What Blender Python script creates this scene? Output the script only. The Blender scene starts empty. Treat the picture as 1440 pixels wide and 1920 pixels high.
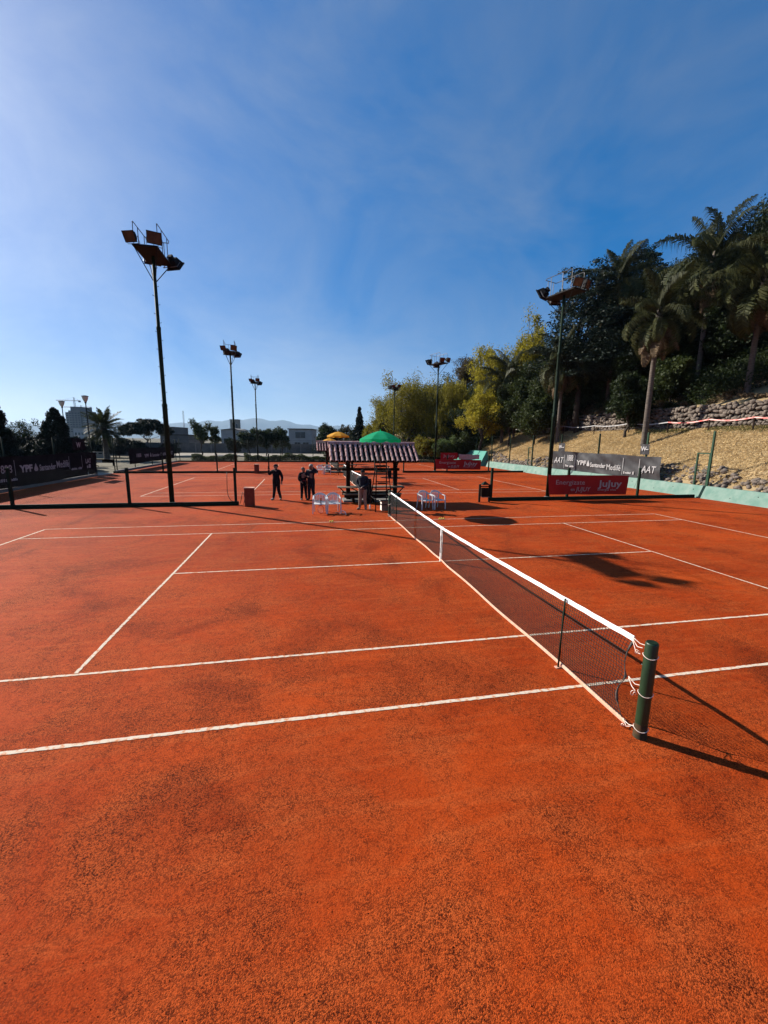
import bpy, bmesh, math, random
import numpy as np
from mathutils import Vector, Matrix

random.seed(7)
RNG = np.random.default_rng(11)
scene = bpy.context.scene
COL = scene.collection

# ------------------------------------------------------------------ camera
F_PX, CW, CH = 758.976, 1440.0, 1920.0          # focal length in photo pixels, photo size
CAM = np.array([-3.4279, -4.1184, 3.0428])
YAW, PITCH, ROLL = 0.1970987, -0.1735735, 0.0133024

def cam_axes():
    f = np.array([math.sin(YAW)*math.cos(PITCH), math.cos(YAW)*math.cos(PITCH), math.sin(PITCH)])
    r = np.array([math.cos(YAW), -math.sin(YAW), 0.0]); u = np.cross(r, f)
    c, s = math.cos(ROLL), math.sin(ROLL)
    return c*r+s*u, -s*r+c*u, f
AX_R, AX_U, AX_F = cam_axes()

cd = bpy.data.cameras.new('camera'); cam = bpy.data.objects.new('camera', cd); COL.objects.link(cam)
cd.sensor_fit = 'HORIZONTAL'; cd.sensor_width = 36.0; cd.lens = 36.0*F_PX/CW
cd.clip_start = 0.05; cd.clip_end = 60000
m3 = Matrix((AX_R, AX_U, -AX_F)).transposed()
cam.matrix_world = Matrix.Translation(Vector(CAM)) @ m3.to_4x4()
scene.camera = cam

def ray(px, py): return AX_F + AX_R*(px-CW/2)/F_PX - AX_U*(py-CH/2)/F_PX
def at_x(px, py, X): d = ray(px, py); return CAM + d*((X-CAM[0])/d[0])
def at_y(px, py, Y): d = ray(px, py); return CAM + d*((Y-CAM[1])/d[1])
def at_z(px, py, Z): d = ray(px, py); return CAM + d*((Z-CAM[2])/d[2])
def at_d(px, py, D): return CAM + ray(px, py)*D

# ------------------------------------------------------------------ sky, sun, exposure
SUN_TO = Vector((-0.762*0.8572, 0.648*0.8572, 0.5150)).normalized()      # towards the sun (behind left)
SUN_EL = math.asin(SUN_TO.z); SUN_AZ = math.atan2(SUN_TO.x, SUN_TO.y)   # azimuth from +Y towards +X
world = bpy.data.worlds.new('World'); scene.world = world; world.use_nodes = True
nt = world.node_tree; nt.nodes.clear()
sky = nt.nodes.new('ShaderNodeTexSky'); sky.sky_type = 'NISHITA'; sky.sun_disc = False
sky.sun_elevation = SUN_EL; sky.sun_rotation = SUN_AZ
sky.altitude = 1200; sky.air_density = 1.0; sky.dust_density = 2.5; sky.ozone_density = 3.0
tc = nt.nodes.new('ShaderNodeTexCoord')
mp = nt.nodes.new('ShaderNodeMapping'); mp.inputs['Location'].default_value = (5.2, 1.1, 4.0); mp.inputs['Scale'].default_value = (1.6, 1.3, 2.6); mp.inputs['Rotation'].default_value = (0.35, 0.2, 0.6)
n1 = nt.nodes.new('ShaderNodeTexNoise'); n1.inputs['Scale'].default_value = 1.5; n1.inputs['Detail'].default_value = 9; n1.inputs['Roughness'].default_value = 0.62; n1.inputs['Distortion'].default_value = 0.5
cr = nt.nodes.new('ShaderNodeValToRGB'); cr.color_ramp.elements[0].position = 0.36; cr.color_ramp.elements[1].position = 0.80
cr.color_ramp.elements[0].color = (0, 0, 0, 1); cr.color_ramp.elements[1].color = (1, 1, 1, 1)
mix = nt.nodes.new('ShaderNodeMixRGB'); mix.blend_type = 'MIX'
lum = nt.nodes.new('ShaderNodeRGBToBW')
wh = nt.nodes.new('ShaderNodeMixRGB'); wh.blend_type = 'MULTIPLY'; wh.inputs[0].default_value = 1.0
wh.inputs[2].default_value = (2.15, 2.32, 2.50, 1)      # thin cirrus: the sky's own brightness, whitened
sc_ = nt.nodes.new('ShaderNodeMath'); sc_.operation = 'MULTIPLY'; sc_.inputs[1].default_value = 0.38
hs = nt.nodes.new('ShaderNodeHueSaturation'); hs.inputs['Saturation'].default_value = 1.66
bg = nt.nodes.new('ShaderNodeBackground'); bg.inputs['Strength'].default_value = 0.071
out = nt.nodes.new('ShaderNodeOutputWorld')
L = nt.links.new
L(tc.outputs['Generated'], mp.inputs['Vector']); L(mp.outputs[0], n1.inputs['Vector']); L(n1.outputs['Fac'], cr.inputs[0])
L(cr.outputs[0], sc_.inputs[0]); L(sc_.outputs[0], mix.inputs[0])
gm = nt.nodes.new('ShaderNodeGamma'); gm.inputs[1].default_value = 0.62; hs.inputs['Value'].default_value = 1.45
tn = nt.nodes.new('ShaderNodeMixRGB'); tn.blend_type = 'MULTIPLY'; tn.inputs[0].default_value = 1; tn.inputs[2].default_value = (0.88, 0.955, 1.12, 1)
L(sky.outputs[0], gm.inputs[0]); L(gm.outputs[0], tn.inputs[1]); L(tn.outputs[0], hs.inputs['Color']); L(hs.outputs[0], mix.inputs[1]); L(gm.outputs[0], lum.inputs[0]); L(lum.outputs[0], wh.inputs[1]); L(wh.outputs[0], mix.inputs[2])
L(mix.outputs[0], bg.inputs['Color']); L(bg.outputs[0], out.inputs['Surface'])

sl = bpy.data.lights.new('sun', 'SUN'); sl.energy = 5.0; sl.angle = math.radians(0.53); sl.color = (1.0, 0.93, 0.83)
so = bpy.data.objects.new('sun', sl); COL.objects.link(so)
so.rotation_euler = SUN_TO.to_track_quat('Z', 'Y').to_euler(); so.location = (-30, 30, 40)

vs = scene.view_settings
scene.display_settings.display_device = 'sRGB'
vs.view_transform = 'Standard'; vs.look = 'None'; vs.exposure = 0.95; vs.gamma = 1.0; vs.use_curve_mapping = False
scene.render.engine = 'CYCLES'
scene.cycles.max_bounces = 6; scene.cycles.diffuse_bounces = 2; scene.cycles.glossy_bounces = 2
scene.cycles.transmission_bounces = 4; scene.cycles.transparent_max_bounces = 8; scene.cycles.volume_bounces = 0
scene.cycles.use_denoising = True
scene.cycles.sample_clamp_indirect = 4.0

# ------------------------------------------------------------------ materials
MATS = {}
ALB = 0.56
def _new(name):
    m = bpy.data.materials.new(name); m.use_nodes = True; m.node_tree.nodes.clear(); MATS[name] = m
    return m, m.node_tree.nodes, m.node_tree.links.new
def mat(name, c1, c2=None, rough=0.75, scale=6.0, detail=5, bump=0.0, bscale=60.0, spec=0.3, metal=0.0, trans=0.0, lo=0.35, hi=0.7, stretch=(1, 1, 1)):
    m, N, K = _new(name)
    c2 = c2 or tuple(min(1, c*1.35+0.004) for c in c1)
    if max(c1) < 0.55: c1, c2 = tuple(c*ALB for c in c1), tuple(c*ALB for c in c2)
    o = N.new('ShaderNodeOutputMaterial'); b = N.new('ShaderNodeBsdfPrincipled')
    t = N.new('ShaderNodeTexCoord'); mp = N.new('ShaderNodeMapping'); mp.inputs['Scale'].default_value = stretch
    oi = N.new('ShaderNodeObjectInfo'); ad = N.new('ShaderNodeVectorMath'); ad.operation = 'ADD'
    sc = N.new('ShaderNodeVectorMath'); sc.operation = 'SCALE'; sc.inputs['Scale'].default_value = 37.0
    cx = N.new('ShaderNodeCombineXYZ'); K(oi.outputs['Random'], cx.inputs[0]); K(oi.outputs['Random'], cx.inputs[1]); K(cx.outputs[0], sc.inputs[0])
    n = N.new('ShaderNodeTexNoise'); n.inputs['Scale'].default_value = scale; n.inputs['Detail'].default_value = detail; n.inputs['Roughness'].default_value = 0.62
    r = N.new('ShaderNodeValToRGB'); r.color_ramp.elements[0].position = lo; r.color_ramp.elements[1].position = hi
    r.color_ramp.elements[0].color = (*c1, 1); r.color_ramp.elements[1].color = (*c2, 1)
    K(t.outputs['Object'], mp.inputs['Vector']); K(mp.outputs[0], ad.inputs[0]); K(sc.outputs[0], ad.inputs[1])
    K(ad.outputs[0], n.inputs['Vector']); K(n.outputs['Fac'], r.inputs[0]); K(r.outputs[0], b.inputs['Base Color'])
    b.inputs['Roughness'].default_value = rough; b.inputs['Metallic'].default_value = metal; b.inputs['Specular IOR Level'].default_value = spec
    if bump:
        n2 = N.new('ShaderNodeTexNoise'); n2.inputs['Scale'].default_value = bscale; n2.inputs['Detail'].default_value = 4
        K(ad.outputs[0], n2.inputs['Vector'])
        bp = N.new('ShaderNodeBump'); bp.inputs['Strength'].default_value = bump; bp.inputs['Distance'].default_value = 0.02
        K(n2.outputs['Fac'], bp.inputs['Height']); K(bp.outputs[0], b.inputs['Normal'])
    if trans:
        tr = N.new('ShaderNodeBsdfTranslucent'); K(r.outputs[0], tr.inputs['Color'])
        mx = N.new('ShaderNodeMixShader'); mx.inputs[0].default_value = trans
        K(b.outputs[0], mx.inputs[1]); K(tr.outputs[0], mx.inputs[2]); K(mx.outputs[0], o.inputs['Surface'])
    else:
        K(b.outputs[0], o.inputs['Surface'])
    return m
def leafmat(name, c1, c2, trans=0.35, rough=0.6, spec=0.18):
    m, N, K = _new(name); c1, c2 = tuple(c*0.66 for c in c1), tuple(c*0.66 for c in c2)
    o = N.new('ShaderNodeOutputMaterial'); b = N.new('ShaderNodeBsdfPrincipled')
    g = N.new('ShaderNodeNewGeometry'); r = N.new('ShaderNodeValToRGB')
    r.color_ramp.elements[0].color = (*c1, 1); r.color_ramp.elements[1].color = (*c2, 1)
    n = N.new('ShaderNodeTexNoise'); n.inputs['Scale'].default_value = 0.7; n.inputs['Detail'].default_value = 3
    t = N.new('ShaderNodeTexCoord'); K(t.outputs['Object'], n.inputs['Vector'])
    ma = N.new('ShaderNodeMath'); ma.operation = 'MULTIPLY_ADD'; ma.inputs[1].default_value = 0.55; K(g.outputs['Random Per Island'], ma.inputs[0])
    mb = N.new('ShaderNodeMath'); mb.operation = 'MULTIPLY_ADD'; mb.inputs[1].default_value = 1.1; mb.inputs[2].default_value = -0.32; K(n.outputs['Fac'], mb.inputs[0])
    K(mb.outputs[0], ma.inputs[2]); K(ma.outputs[0], r.inputs[0]); K(r.outputs[0], b.inputs['Base Color'])
    b.inputs['Roughness'].default_value = rough; b.inputs['Specular IOR Level'].default_value = spec
    tr = N.new('ShaderNodeBsdfTranslucent'); K(r.outputs[0], tr.inputs['Color'])
    mx = N.new('ShaderNodeMixShader'); mx.inputs[0].default_value = trans
    K(b.outputs[0], mx.inputs[1]); K(tr.outputs[0], mx.inputs[2]); K(mx.outputs[0], o.inputs['Surface'])
    return m

CLAY_DAMP = (0.125, 0.014, 0.003, 1)
def clay_material():
    m, N, K = _new('clay')
    o = N.new('ShaderNodeOutputMaterial'); b = N.new('ShaderNodeBsdfPrincipled')
    g = N.new('ShaderNodeNewGeometry')
    def noise(s, d=4, r=0.6, dist=0.0):
        n = N.new('ShaderNodeTexNoise'); n.inputs['Scale'].default_value = s; n.inputs['Detail'].default_value = d; n.inputs['Roughness'].default_value = r; n.inputs['Distortion'].default_value = dist
        K(g.outputs['Position'], n.inputs['Vector']); return n.outputs['Fac']
    def ramp(x, a, b_, ca=(0, 0, 0, 1), cb=(1, 1, 1, 1)):
        r = N.new('ShaderNodeValToRGB'); r.color_ramp.elements[0].position = a; r.color_ramp.elements[1].position = b_
        r.color_ramp.elements[0].color = ca; r.color_ramp.elements[1].color = cb; K(x, r.inputs[0]); return r.outputs[0]
    def mth(op, a, b_=None, v=None):
        n = N.new('ShaderNodeMath'); n.operation = op; K(a, n.inputs[0])
        if b_ is not None: K(b_, n.inputs[1])
        else: n.inputs[1].default_value = v
        return n.outputs[0]
    def mixc(f, a, b_):
        n = N.new('ShaderNodeMixRGB'); K(f, n.inputs[0])
        for i, v in ((1, a), (2, b_)):
            if isinstance(v, tuple): n.inputs[i].default_value = v
            else: K(v, n.inputs[i])
        return n.outputs[0]
    def vor(sc_):
        n = N.new('ShaderNodeTexVoronoi'); n.inputs['Scale'].default_value = sc_; K(g.outputs['Position'], n.inputs['Vector'])
        bw = N.new('ShaderNodeRGBToBW'); K(n.outputs['Color'], bw.inputs[0]); return n.outputs['Distance'], bw.outputs[0]
    big = noise(0.22, 4, 0.6, 0.6); med = noise(1.0, 6, 0.66, 0.5); fine = noise(9.0, 5, 0.65)
    grain = noise(110.0, 3, 0.65); d1, c1 = vor(112.0); d2, c2 = vor(230.0)
    base = mixc(ramp(big, 0.34, 0.66), CLAY_A, CLAY_B)
    base = mixc(mth('MULTIPLY', ramp(med, 0.42, 0.78), v=0.6), base, CLAY_DUST)
    # brush sweeps and slide marks: long faint streaks
    mpn = N.new('ShaderNodeMapping'); mpn.inputs['Rotation'].default_value = (0, 0, 0.5); mpn.inputs['Scale'].default_value = (0.5, 5.0, 1); K(g.outputs['Position'], mpn.inputs['Vector'])
    sw = N.new('ShaderNodeTexNoise'); sw.inputs['Scale'].default_value = 1.4; sw.inputs['Detail'].default_value = 6; sw.inputs['Distortion'].default_value = 0.8; K(mpn.outputs[0], sw.inputs['Vector'])
    base = mixc(mth('MULTIPLY', ramp(sw.outputs['Fac'], 0.50, 0.72), v=0.35), base, CLAY_DUST)
    dp = noise(0.55, 5, 0.6, 0.9)
    base = mixc(mth('MULTIPLY', ramp(dp, 0.54, 0.70), v=0.42), base, CLAY_DAMP)
    # damp, crumbly patches hold more of the dark grains
    mask = ramp(mth('ADD', mth('MULTIPLY', dp, v=0.3), mth('ADD', mth('MULTIPLY', med, v=0.35), mth('MULTIPLY', fine, v=0.35))), 0.42, 0.60)
    spk = ramp(mth('ADD', mth('MULTIPLY', c1, v=0.45), mth('ADD', mth('MULTIPLY', c2, v=0.30), mth('MULTIPLY', grain, v=0.45))), 0.53, 0.68)
    f = mth('MULTIPLY', spk, mth('ADD', mth('MULTIPLY', mask, v=0.58), v=0.36))
    mg = noise(27.0, 5, 0.7); spk2 = mth('MULTIPLY', ramp(mg, 0.50, 0.70), mth('ADD', mth('MULTIPLY', mask, v=0.45), v=0.20))
    base = mixc(spk2, base, CLAY_DAMP)
    hl = mth('MULTIPLY', ramp(noise(48.0, 4, 0.7), 0.56, 0.74), v=0.5)
    base = mixc(hl, base, CLAY_DUST)
    col = mixc(f, base, CLAY_DARK)
    K(col, b.inputs['Base Color'])
    b.inputs['Roughness'].default_value = 0.8; b.inputs['Specular IOR Level'].default_value = 0.06
    h = mth('SUBTRACT', mth('MULTIPLY', grain, v=0.8), mth('ADD', mth('MULTIPLY', d1, v=0.35), mth('MULTIPLY', d2, v=0.5)))
    h = mth('MULTIPLY', h, mth('ADD', mth('MULTIPLY', mask, v=0.8), v=0.45))
    h = mth('ADD', h, mth('MULTIPLY', fine, v=0.7))
    # faint ridges left by the drag brush
    wv = N.new('ShaderNodeTexWave'); wv.inputs['Scale'].default_value = 11.0; wv.inputs['Distortion'].default_value = 7.0; wv.inputs['Detail'].default_value = 4
    wv.bands_direction = 'X'; K(g.outputs['Position'], wv.inputs['Vector'])
    h = mth('ADD', h, mth('MULTIPLY', mth('MULTIPLY', wv.outputs['Fac'], ramp(noise(0.9, 3), 0.56, 0.72)), v=0.16))
    bp = N.new('ShaderNodeBump'); bp.inputs['Strength'].default_value = 0.8; bp.inputs['Distance'].default_value = 0.0085
    K(h, bp.inputs['Height']); K(bp.outputs[0], b.inputs['Normal']); K(b.outputs[0], o.inputs['Surface'])
    return m
CLAY_A = (0.30, 0.034, 0.0040, 1); CLAY_B = (0.45, 0.061, 0.0070, 1); CLAY_DUST = (0.53, 0.115, 0.026, 1); CLAY_DARK = (0.026, 0.0027, 0.0008, 1)

clay = clay_material()
mat('line_paint', (0.551, 0.22, 0.10), (0.60, 0.50, 0.38), rough=0.9, scale=16, detail=9, bump=0.3, bscale=120, lo=0.38, hi=0.50)
mat('dry_ground', (0.13, 0.11, 0.06), (0.26, 0.22, 0.13), rough=0.95, scale=0.6, detail=8, bump=0.5, bscale=9)
mat('slope_soil', (0.40, 0.27, 0.13), (0.54, 0.41, 0.23), rough=0.95, scale=0.9, detail=9, bump=0.8, bscale=6, lo=0.3, hi=0.7)
mat('mountain', (0.06, 0.085, 0.075), (0.11, 0.12, 0.10), rough=1, scale=0.002, detail=8)
mat('post_green', (0.006, 0.040, 0.012), (0.014, 0.066, 0.022), rough=0.45, scale=7, bump=0.06, bscale=60, spec=0.5)
mat('post_foot', (0.030, 0.045, 0.020), (0.16, 0.075, 0.032), rough=0.9, scale=14)
mat('dark_green_paint', (0.010, 0.026, 0.014), (0.020, 0.046, 0.024), rough=0.7, scale=9, bump=0.05, spec=0.1)
mat('frame_green', (0.012, 0.065, 0.030), (0.022, 0.10, 0.045), rough=0.5, scale=9)
mat('dark_metal', (0.010, 0.010, 0.011), (0.024, 0.024, 0.025), rough=0.7, scale=9, spec=0.1)
mat('grey_metal', (0.13, 0.13, 0.13), (0.26, 0.25, 0.24), rough=0.45, scale=9, metal=0.5)
mat('lamp_glass', (0.08, 0.026, 0.014), (0.17, 0.065, 0.034), rough=0.25, scale=3, spec=0.3)
mat('net_cord', (0.012, 0.012, 0.013), (0.024, 0.024, 0.024), rough=0.8, scale=40)
mat('canvas_white', (0.78, 0.78, 0.76), (0.90, 0.90, 0.88), rough=0.8, scale=7, bump=0.1, bscale=300)
mat('tape_cream', (0.56, 0.27, 0.17), (0.62, 0.42, 0.31), rough=0.9, scale=9, bump=0.1, bscale=200)
mat('string_white', (0.62, 0.46, 0.36), (0.84, 0.76, 0.68), rough=0.8, scale=40)
mat('strap_grey', (0.03, 0.03, 0.03), (0.22, 0.20, 0.17), rough=0.85, scale=30)
mat('plastic_white', (0.56, 0.55, 0.54), (0.64, 0.63, 0.62), rough=0.42, scale=6)
mat('wood_dark', (0.022, 0.013, 0.009), (0.050, 0.030, 0.020), rough=0.8, scale=3, stretch=(6, 6, 1), bump=0.3, bscale=30, spec=0.06)
mat('wood_pale', (0.26, 0.18, 0.12), (0.46, 0.35, 0.25), rough=0.85, scale=4, stretch=(1, 9, 9))
mat('wood_red', (0.16, 0.040, 0.018), (0.27, 0.075, 0.030), rough=0.8, scale=4)
mat('roof_tile', (0.54, 0.25, 0.22), (0.86, 0.58, 0.55), rough=0.85, scale=7, bump=0.2, bscale=40)
mat('umbrella_green', (0.006, 0.56, 0.24), (0.012, 0.66, 0.32), rough=0.7, scale=3, trans=0.65)
mat('umbrella_yellow', (0.70, 0.34, 0.012), (0.82, 0.44, 0.03), rough=0.7, scale=3, trans=0.4)
mat('banner_red', (0.50, 0.009, 0.013), (0.60, 0.015, 0.019), rough=0.6, scale=2, trans=0.25)
mat('banner_dark', (0.014, 0.014, 0.015), (0.034, 0.032, 0.032), rough=0.9, scale=1.6, spec=0.04, trans=0.05)
mat('banner_grey', (0.034, 0.034, 0.037), (0.085, 0.084, 0.086), rough=0.5, scale=1.6, trans=0.05)
mat('letter_white', (0.54, 0.53, 0.52), (0.72, 0.70, 0.69), rough=0.7, scale=5)
mat('letter_grey', (0.54, 0.46, 0.45), (0.70, 0.62, 0.61), rough=0.7, scale=5)
mat('wall_green', (0.19, 0.36, 0.29), (0.36, 0.50, 0.42), rough=0.85, scale=1.7, detail=9, bump=0.25, bscale=30)
mat('wall_green_clean', (0.085, 0.42, 0.33), (0.14, 0.47, 0.38), rough=0.8, scale=1.3, detail=8, bump=0.15, bscale=30)
mat('hole_black', (0.008, 0.008, 0.008), rough=0.9)
mat('stone', (0.12, 0.092, 0.072), (0.38, 0.31, 0.25), rough=0.9, scale=2.2, bump=0.4, bscale=14)
mat('mortar', (0.025, 0.020, 0.016), (0.05, 0.04, 0.032), rough=0.95, scale=4)
mat('bark', (0.045, 0.033, 0.024), (0.10, 0.075, 0.055), rough=0.9, scale=5, stretch=(3, 3, 0.6), bump=0.5, bscale=12)
mat('palm_bark', (0.085, 0.068, 0.052), (0.26, 0.215, 0.18), rough=0.9, scale=4, stretch=(0.5, 0.5, 5), bump=0.5, bscale=10)
mat('concrete', (0.24, 0.23, 0.22), (0.36, 0.35, 0.33), rough=0.9, scale=1.5)
mat('plaster_white', (0.50, 0.50, 0.49), (0.64, 0.63, 0.61), rough=0.9, scale=0.8)
mat('plaster_grey', (0.14, 0.14, 0.14), (0.24, 0.235, 0.23), rough=0.9, scale=0.6, detail=8)
mat('plaster_beige', (0.42, 0.37, 0.29), (0.54, 0.48, 0.39), rough=0.9, scale=0.8)
mat('window_glass', (0.03, 0.04, 0.05), (0.05, 0.06, 0.075), rough=0.12, spec=0.7)
mat('roof_dark', (0.05, 0.045, 0.042), (0.09, 0.08, 0.075), rough=0.9)
mat('ball_yellow', (0.62, 0.62, 0.06), (0.75, 0.74, 0.12), rough=0.9, scale=60)
mat('cardboard', (0.34, 0.22, 0.13), (0.46, 0.32, 0.20), rough=0.85)
mat('carton_white', (0.72, 0.68, 0.58), (0.82, 0.79, 0.70), rough=0.8)
mat('box_clay', (0.25, 0.045, 0.020), (0.36, 0.070, 0.030), rough=0.8)
mat('racket_pink', (0.62, 0.12, 0.12), (0.75, 0.22, 0.20), rough=0.4)
mat('rubber_black', (0.012, 0.012, 0.012), rough=0.6)
mat('hose', (0.02, 0.025, 0.02), rough=0.5)
mat('tape_red', (0.72, 0.10, 0.08), (0.85, 0.38, 0.33), rough=0.6, scale=1.3, lo=0.45, hi=0.55)
mat('lamp_frost', (0.60, 0.52, 0.40), (0.72, 0.64, 0.50), rough=0.3)
mat('skin', (0.34, 0.17, 0.11), (0.42, 0.22, 0.15), rough=0.55)
mat('cloth_black', (0.010, 0.011, 0.014), (0.024, 0.025, 0.030), rough=0.9, scale=12, spec=0.08)
mat('cloth_navy', (0.006, 0.009, 0.018), (0.014, 0.019, 0.036), rough=0.8, scale=12)
mat('cloth_maroon', (0.13, 0.008, 0.018), (0.20, 0.014, 0.028), rough=0.85, scale=12)
mat('cloth_beige', (0.34, 0.24, 0.17), (0.48, 0.36, 0.27), rough=0.9, scale=12)
mat('shoe_dark', (0.02, 0.016, 0.014), (0.045, 0.035, 0.03), rough=0.6)
mat('shoe_pale', (0.52, 0.42, 0.36), (0.66, 0.58, 0.52), rough=0.7)
mat('hair_dark', (0.010, 0.008, 0.007), (0.025, 0.02, 0.017), rough=0.6, scale=40)
mat('hair_white', (0.46, 0.43, 0.40), (0.62, 0.59, 0.56), rough=0.7, scale=40)
mat('eye_dark', (0.01, 0.008, 0.007), rough=0.2)
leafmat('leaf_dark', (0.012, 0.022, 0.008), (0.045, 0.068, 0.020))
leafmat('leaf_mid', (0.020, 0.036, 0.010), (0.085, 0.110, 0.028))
leafmat('leaf_yellow', (0.070, 0.085, 0.010), (0.72, 0.60, 0.055), trans=0.45, spec=0.1)
leafmat('leaf_willow', (0.055, 0.063, 0.010), (0.45, 0.38, 0.045), trans=0.45, spec=0.1)
leafmat('leaf_cedar', (0.010, 0.022, 0.014), (0.036, 0.060, 0.038), trans=0.2)
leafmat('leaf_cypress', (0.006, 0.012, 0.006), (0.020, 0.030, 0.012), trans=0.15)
leafmat('leaf_palm', (0.012, 0.022, 0.008), (0.115, 0.12, 0.042), trans=0.25, rough=0.6, spec=0.12)
leafmat('leaf_dead', (0.11, 0.072, 0.036), (0.30, 0.21, 0.12), trans=0.25, rough=0.8)
leafmat('leaf_brown', (0.06, 0.050, 0.022), (0.17, 0.12, 0.05), trans=0.3, rough=0.8)
leafmat('leaf_bush', (0.045, 0.085, 0.022), (0.20, 0.27, 0.085))
leafmat('grass_dry', (0.52, 0.35, 0.15), (1.20, 0.92, 0.50), trans=0.3, rough=0.9, spec=0.1)
leafmat('grass_green', (0.075, 0.085, 0.022), (0.22, 0.21, 0.065), trans=0.3, rough=0.9, spec=0.1)
leafmat('clay_crumb', (0.24, 0.036, 0.010), (0.52, 0.105, 0.030), trans=0.0, rough=0.95, spec=0.1)

# ------------------------------------------------------------------ mesh helpers
def frame(d):
    d = Vector(d).normalized(); a = Vector((0, 0, 1)) if abs(d.z) < 0.95 else Vector((1, 0, 0))
    x = d.cross(a).normalized(); return x, d.cross(x).normalized(), d
class MB:
    def __init__(s): s.V = []; s.F = []; s.I = []
    def add(s, vs, fs, mi=0):
        o = len(s.V); s.V += [tuple(v) for v in vs]; s.F += [tuple(i+o for i in f) for f in fs]; s.I += [mi]*len(fs); return s
    def box(s, c, d, rot=None, mi=0, taper=1.0):
        x, y, z = d[0]/2, d[1]/2, d[2]/2
        v = [Vector((sx*x*(taper if sz > 0 else 1), sy*y*(taper if sz > 0 else 1), sz*z)) for sz in (-1, 1) for sy in (-1, 1) for sx in (-1, 1)]
        if rot is not None: v = [rot @ q for q in v]
        v = [q+Vector(c) for q in v]
        return s.add(v, [(0, 2, 3, 1), (4, 5, 7, 6), (0, 1, 5, 4), (2, 6, 7, 3), (0, 4, 6, 2), (1, 3, 7, 5)], mi)
    def beam(s, p0, p1, w, h, mi=0):                    # box along p0-p1
        p0, p1 = Vector(p0), Vector(p1); d = (p1-p0); x, y, z = frame(d)
        v = [p + x*(sx*w/2) + y*(sy*h/2) for p in (p0, p1) for sx, sy in ((-1, -1), (1, -1), (1, 1), (-1, 1))]
        return s.add(v, [(3, 2, 1, 0), (4, 5, 6, 7), (0, 1, 5, 4), (1, 2, 6, 5), (2, 3, 7, 6), (3, 0, 4, 7)], mi)
    def tube(s, pts, rad, n=8, cap=True, mi=0):
        pts = [Vector(p) for p in pts]; k = len(pts)
        if not hasattr(rad, '__len__'): rad = [rad]*k
        v = []; X = None
        for i, p in enumerate(pts):
            d = (pts[min(i+1, k-1)]-pts[max(i-1, 0)])
            if d.length < 1e-9: d = Vector((0, 0, 1))
            d.normalize()
            if X is None: X = frame(d)[0]
            X = (X - d*X.dot(d)); X = X.normalized() if X.length > 1e-6 else frame(d)[0]
            Y = d.cross(X)
            for j in range(n):
                a = 2*math.pi*j/n; v.append(p + X*(math.cos(a)*rad[i]) + Y*(math.sin(a)*rad[i]))
        f = [(i*n+j, i*n+(j+1) % n, (i+1)*n+(j+1) % n, (i+1)*n+j) for i in range(k-1) for j in range(n)]
        if cap: f += [tuple(range(n-1, -1, -1)), tuple((k-1)*n+j for j in range(n))]
        return s.add(v, f, mi)
    def lathe(s, prof, n=16, c=(0, 0, 0), mi=0, cap=True):
        v = [(c[0]+r*math.cos(2*math.pi*j/n), c[1]+r*math.sin(2*math.pi*j/n), c[2]+z) for r, z in prof for j in range(n)]
        k = len(prof)
        f = [(i*n+j, i*n+(j+1) % n, (i+1)*n+(j+1) % n, (i+1)*n+j) for i in range(k-1) for j in range(n)]
        if cap: f += [tuple(range(n-1, -1, -1)), tuple((k-1)*n+j for j in range(n))]
        return s.add(v, f, mi)
    def sheet(s, grid, mi=0):                          # grid[i][j] of points
        h, w = len(grid), len(grid[0])
        return s.add([p for row in grid for p in row], [(i*w+j, i*w+j+1, (i+1)*w+j+1, (i+1)*w+j) for i in range(h-1) for j in range(w-1)], mi)
    def slab(s, grid, nrm, t, mi=0):                   # a sheet with thickness t along nrm
        h, w = len(grid), len(grid[0]); nrm = Vector(nrm)*t
        s.sheet(grid, mi); s.sheet([[Vector(p)+nrm for p in row][::-1] for row in grid], mi)
        ring = [(0, j) for j in range(w)] + [(i, w-1) for i in range(1, h)] + [(h-1, j) for j in range(w-2, -1, -1)] + [(i, 0) for i in range(h-2, 0, -1)]
        k = len(ring); a = [Vector(grid[i][j]) for i, j in ring]; b = [q+nrm for q in a]
        return s.add(a+b, [(i, k+i, k+(i+1) % k, (i+1) % k) for i in range(k)], mi)
    def mesh(s, name, mats, smooth=False):
        me = bpy.data.meshes.new(name); me.from_pydata(s.V, [], s.F)
        for m in (mats if isinstance(mats, (list, tuple)) else [mats]): me.materials.append(MATS[m])
        me.polygons.foreach_set('material_index', s.I)
        me.polygons.foreach_set('use_smooth', [smooth]*len(s.F)); me.update(); return me
    def build(s, name, mats, parent=None, loc=(0, 0, 0), smooth=False, rotz=0.0, bevel=0.0):
        return obj(name, s.mesh(name, mats, smooth), parent, loc, rotz, bevel)
def obj(name, me, parent=None, loc=(0, 0, 0), rotz=0.0, bevel=0.0):
    o = bpy.data.objects.new(name, me); COL.objects.link(o); o.location = loc; o.rotation_euler = (0, 0, rotz)
    if parent: o.parent = parent
    if bevel:
        b = o.modifiers.new('bevel', 'BEVEL'); b.width = bevel; b.segments = 2; b.limit_method = 'ANGLE'
    return o
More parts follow.
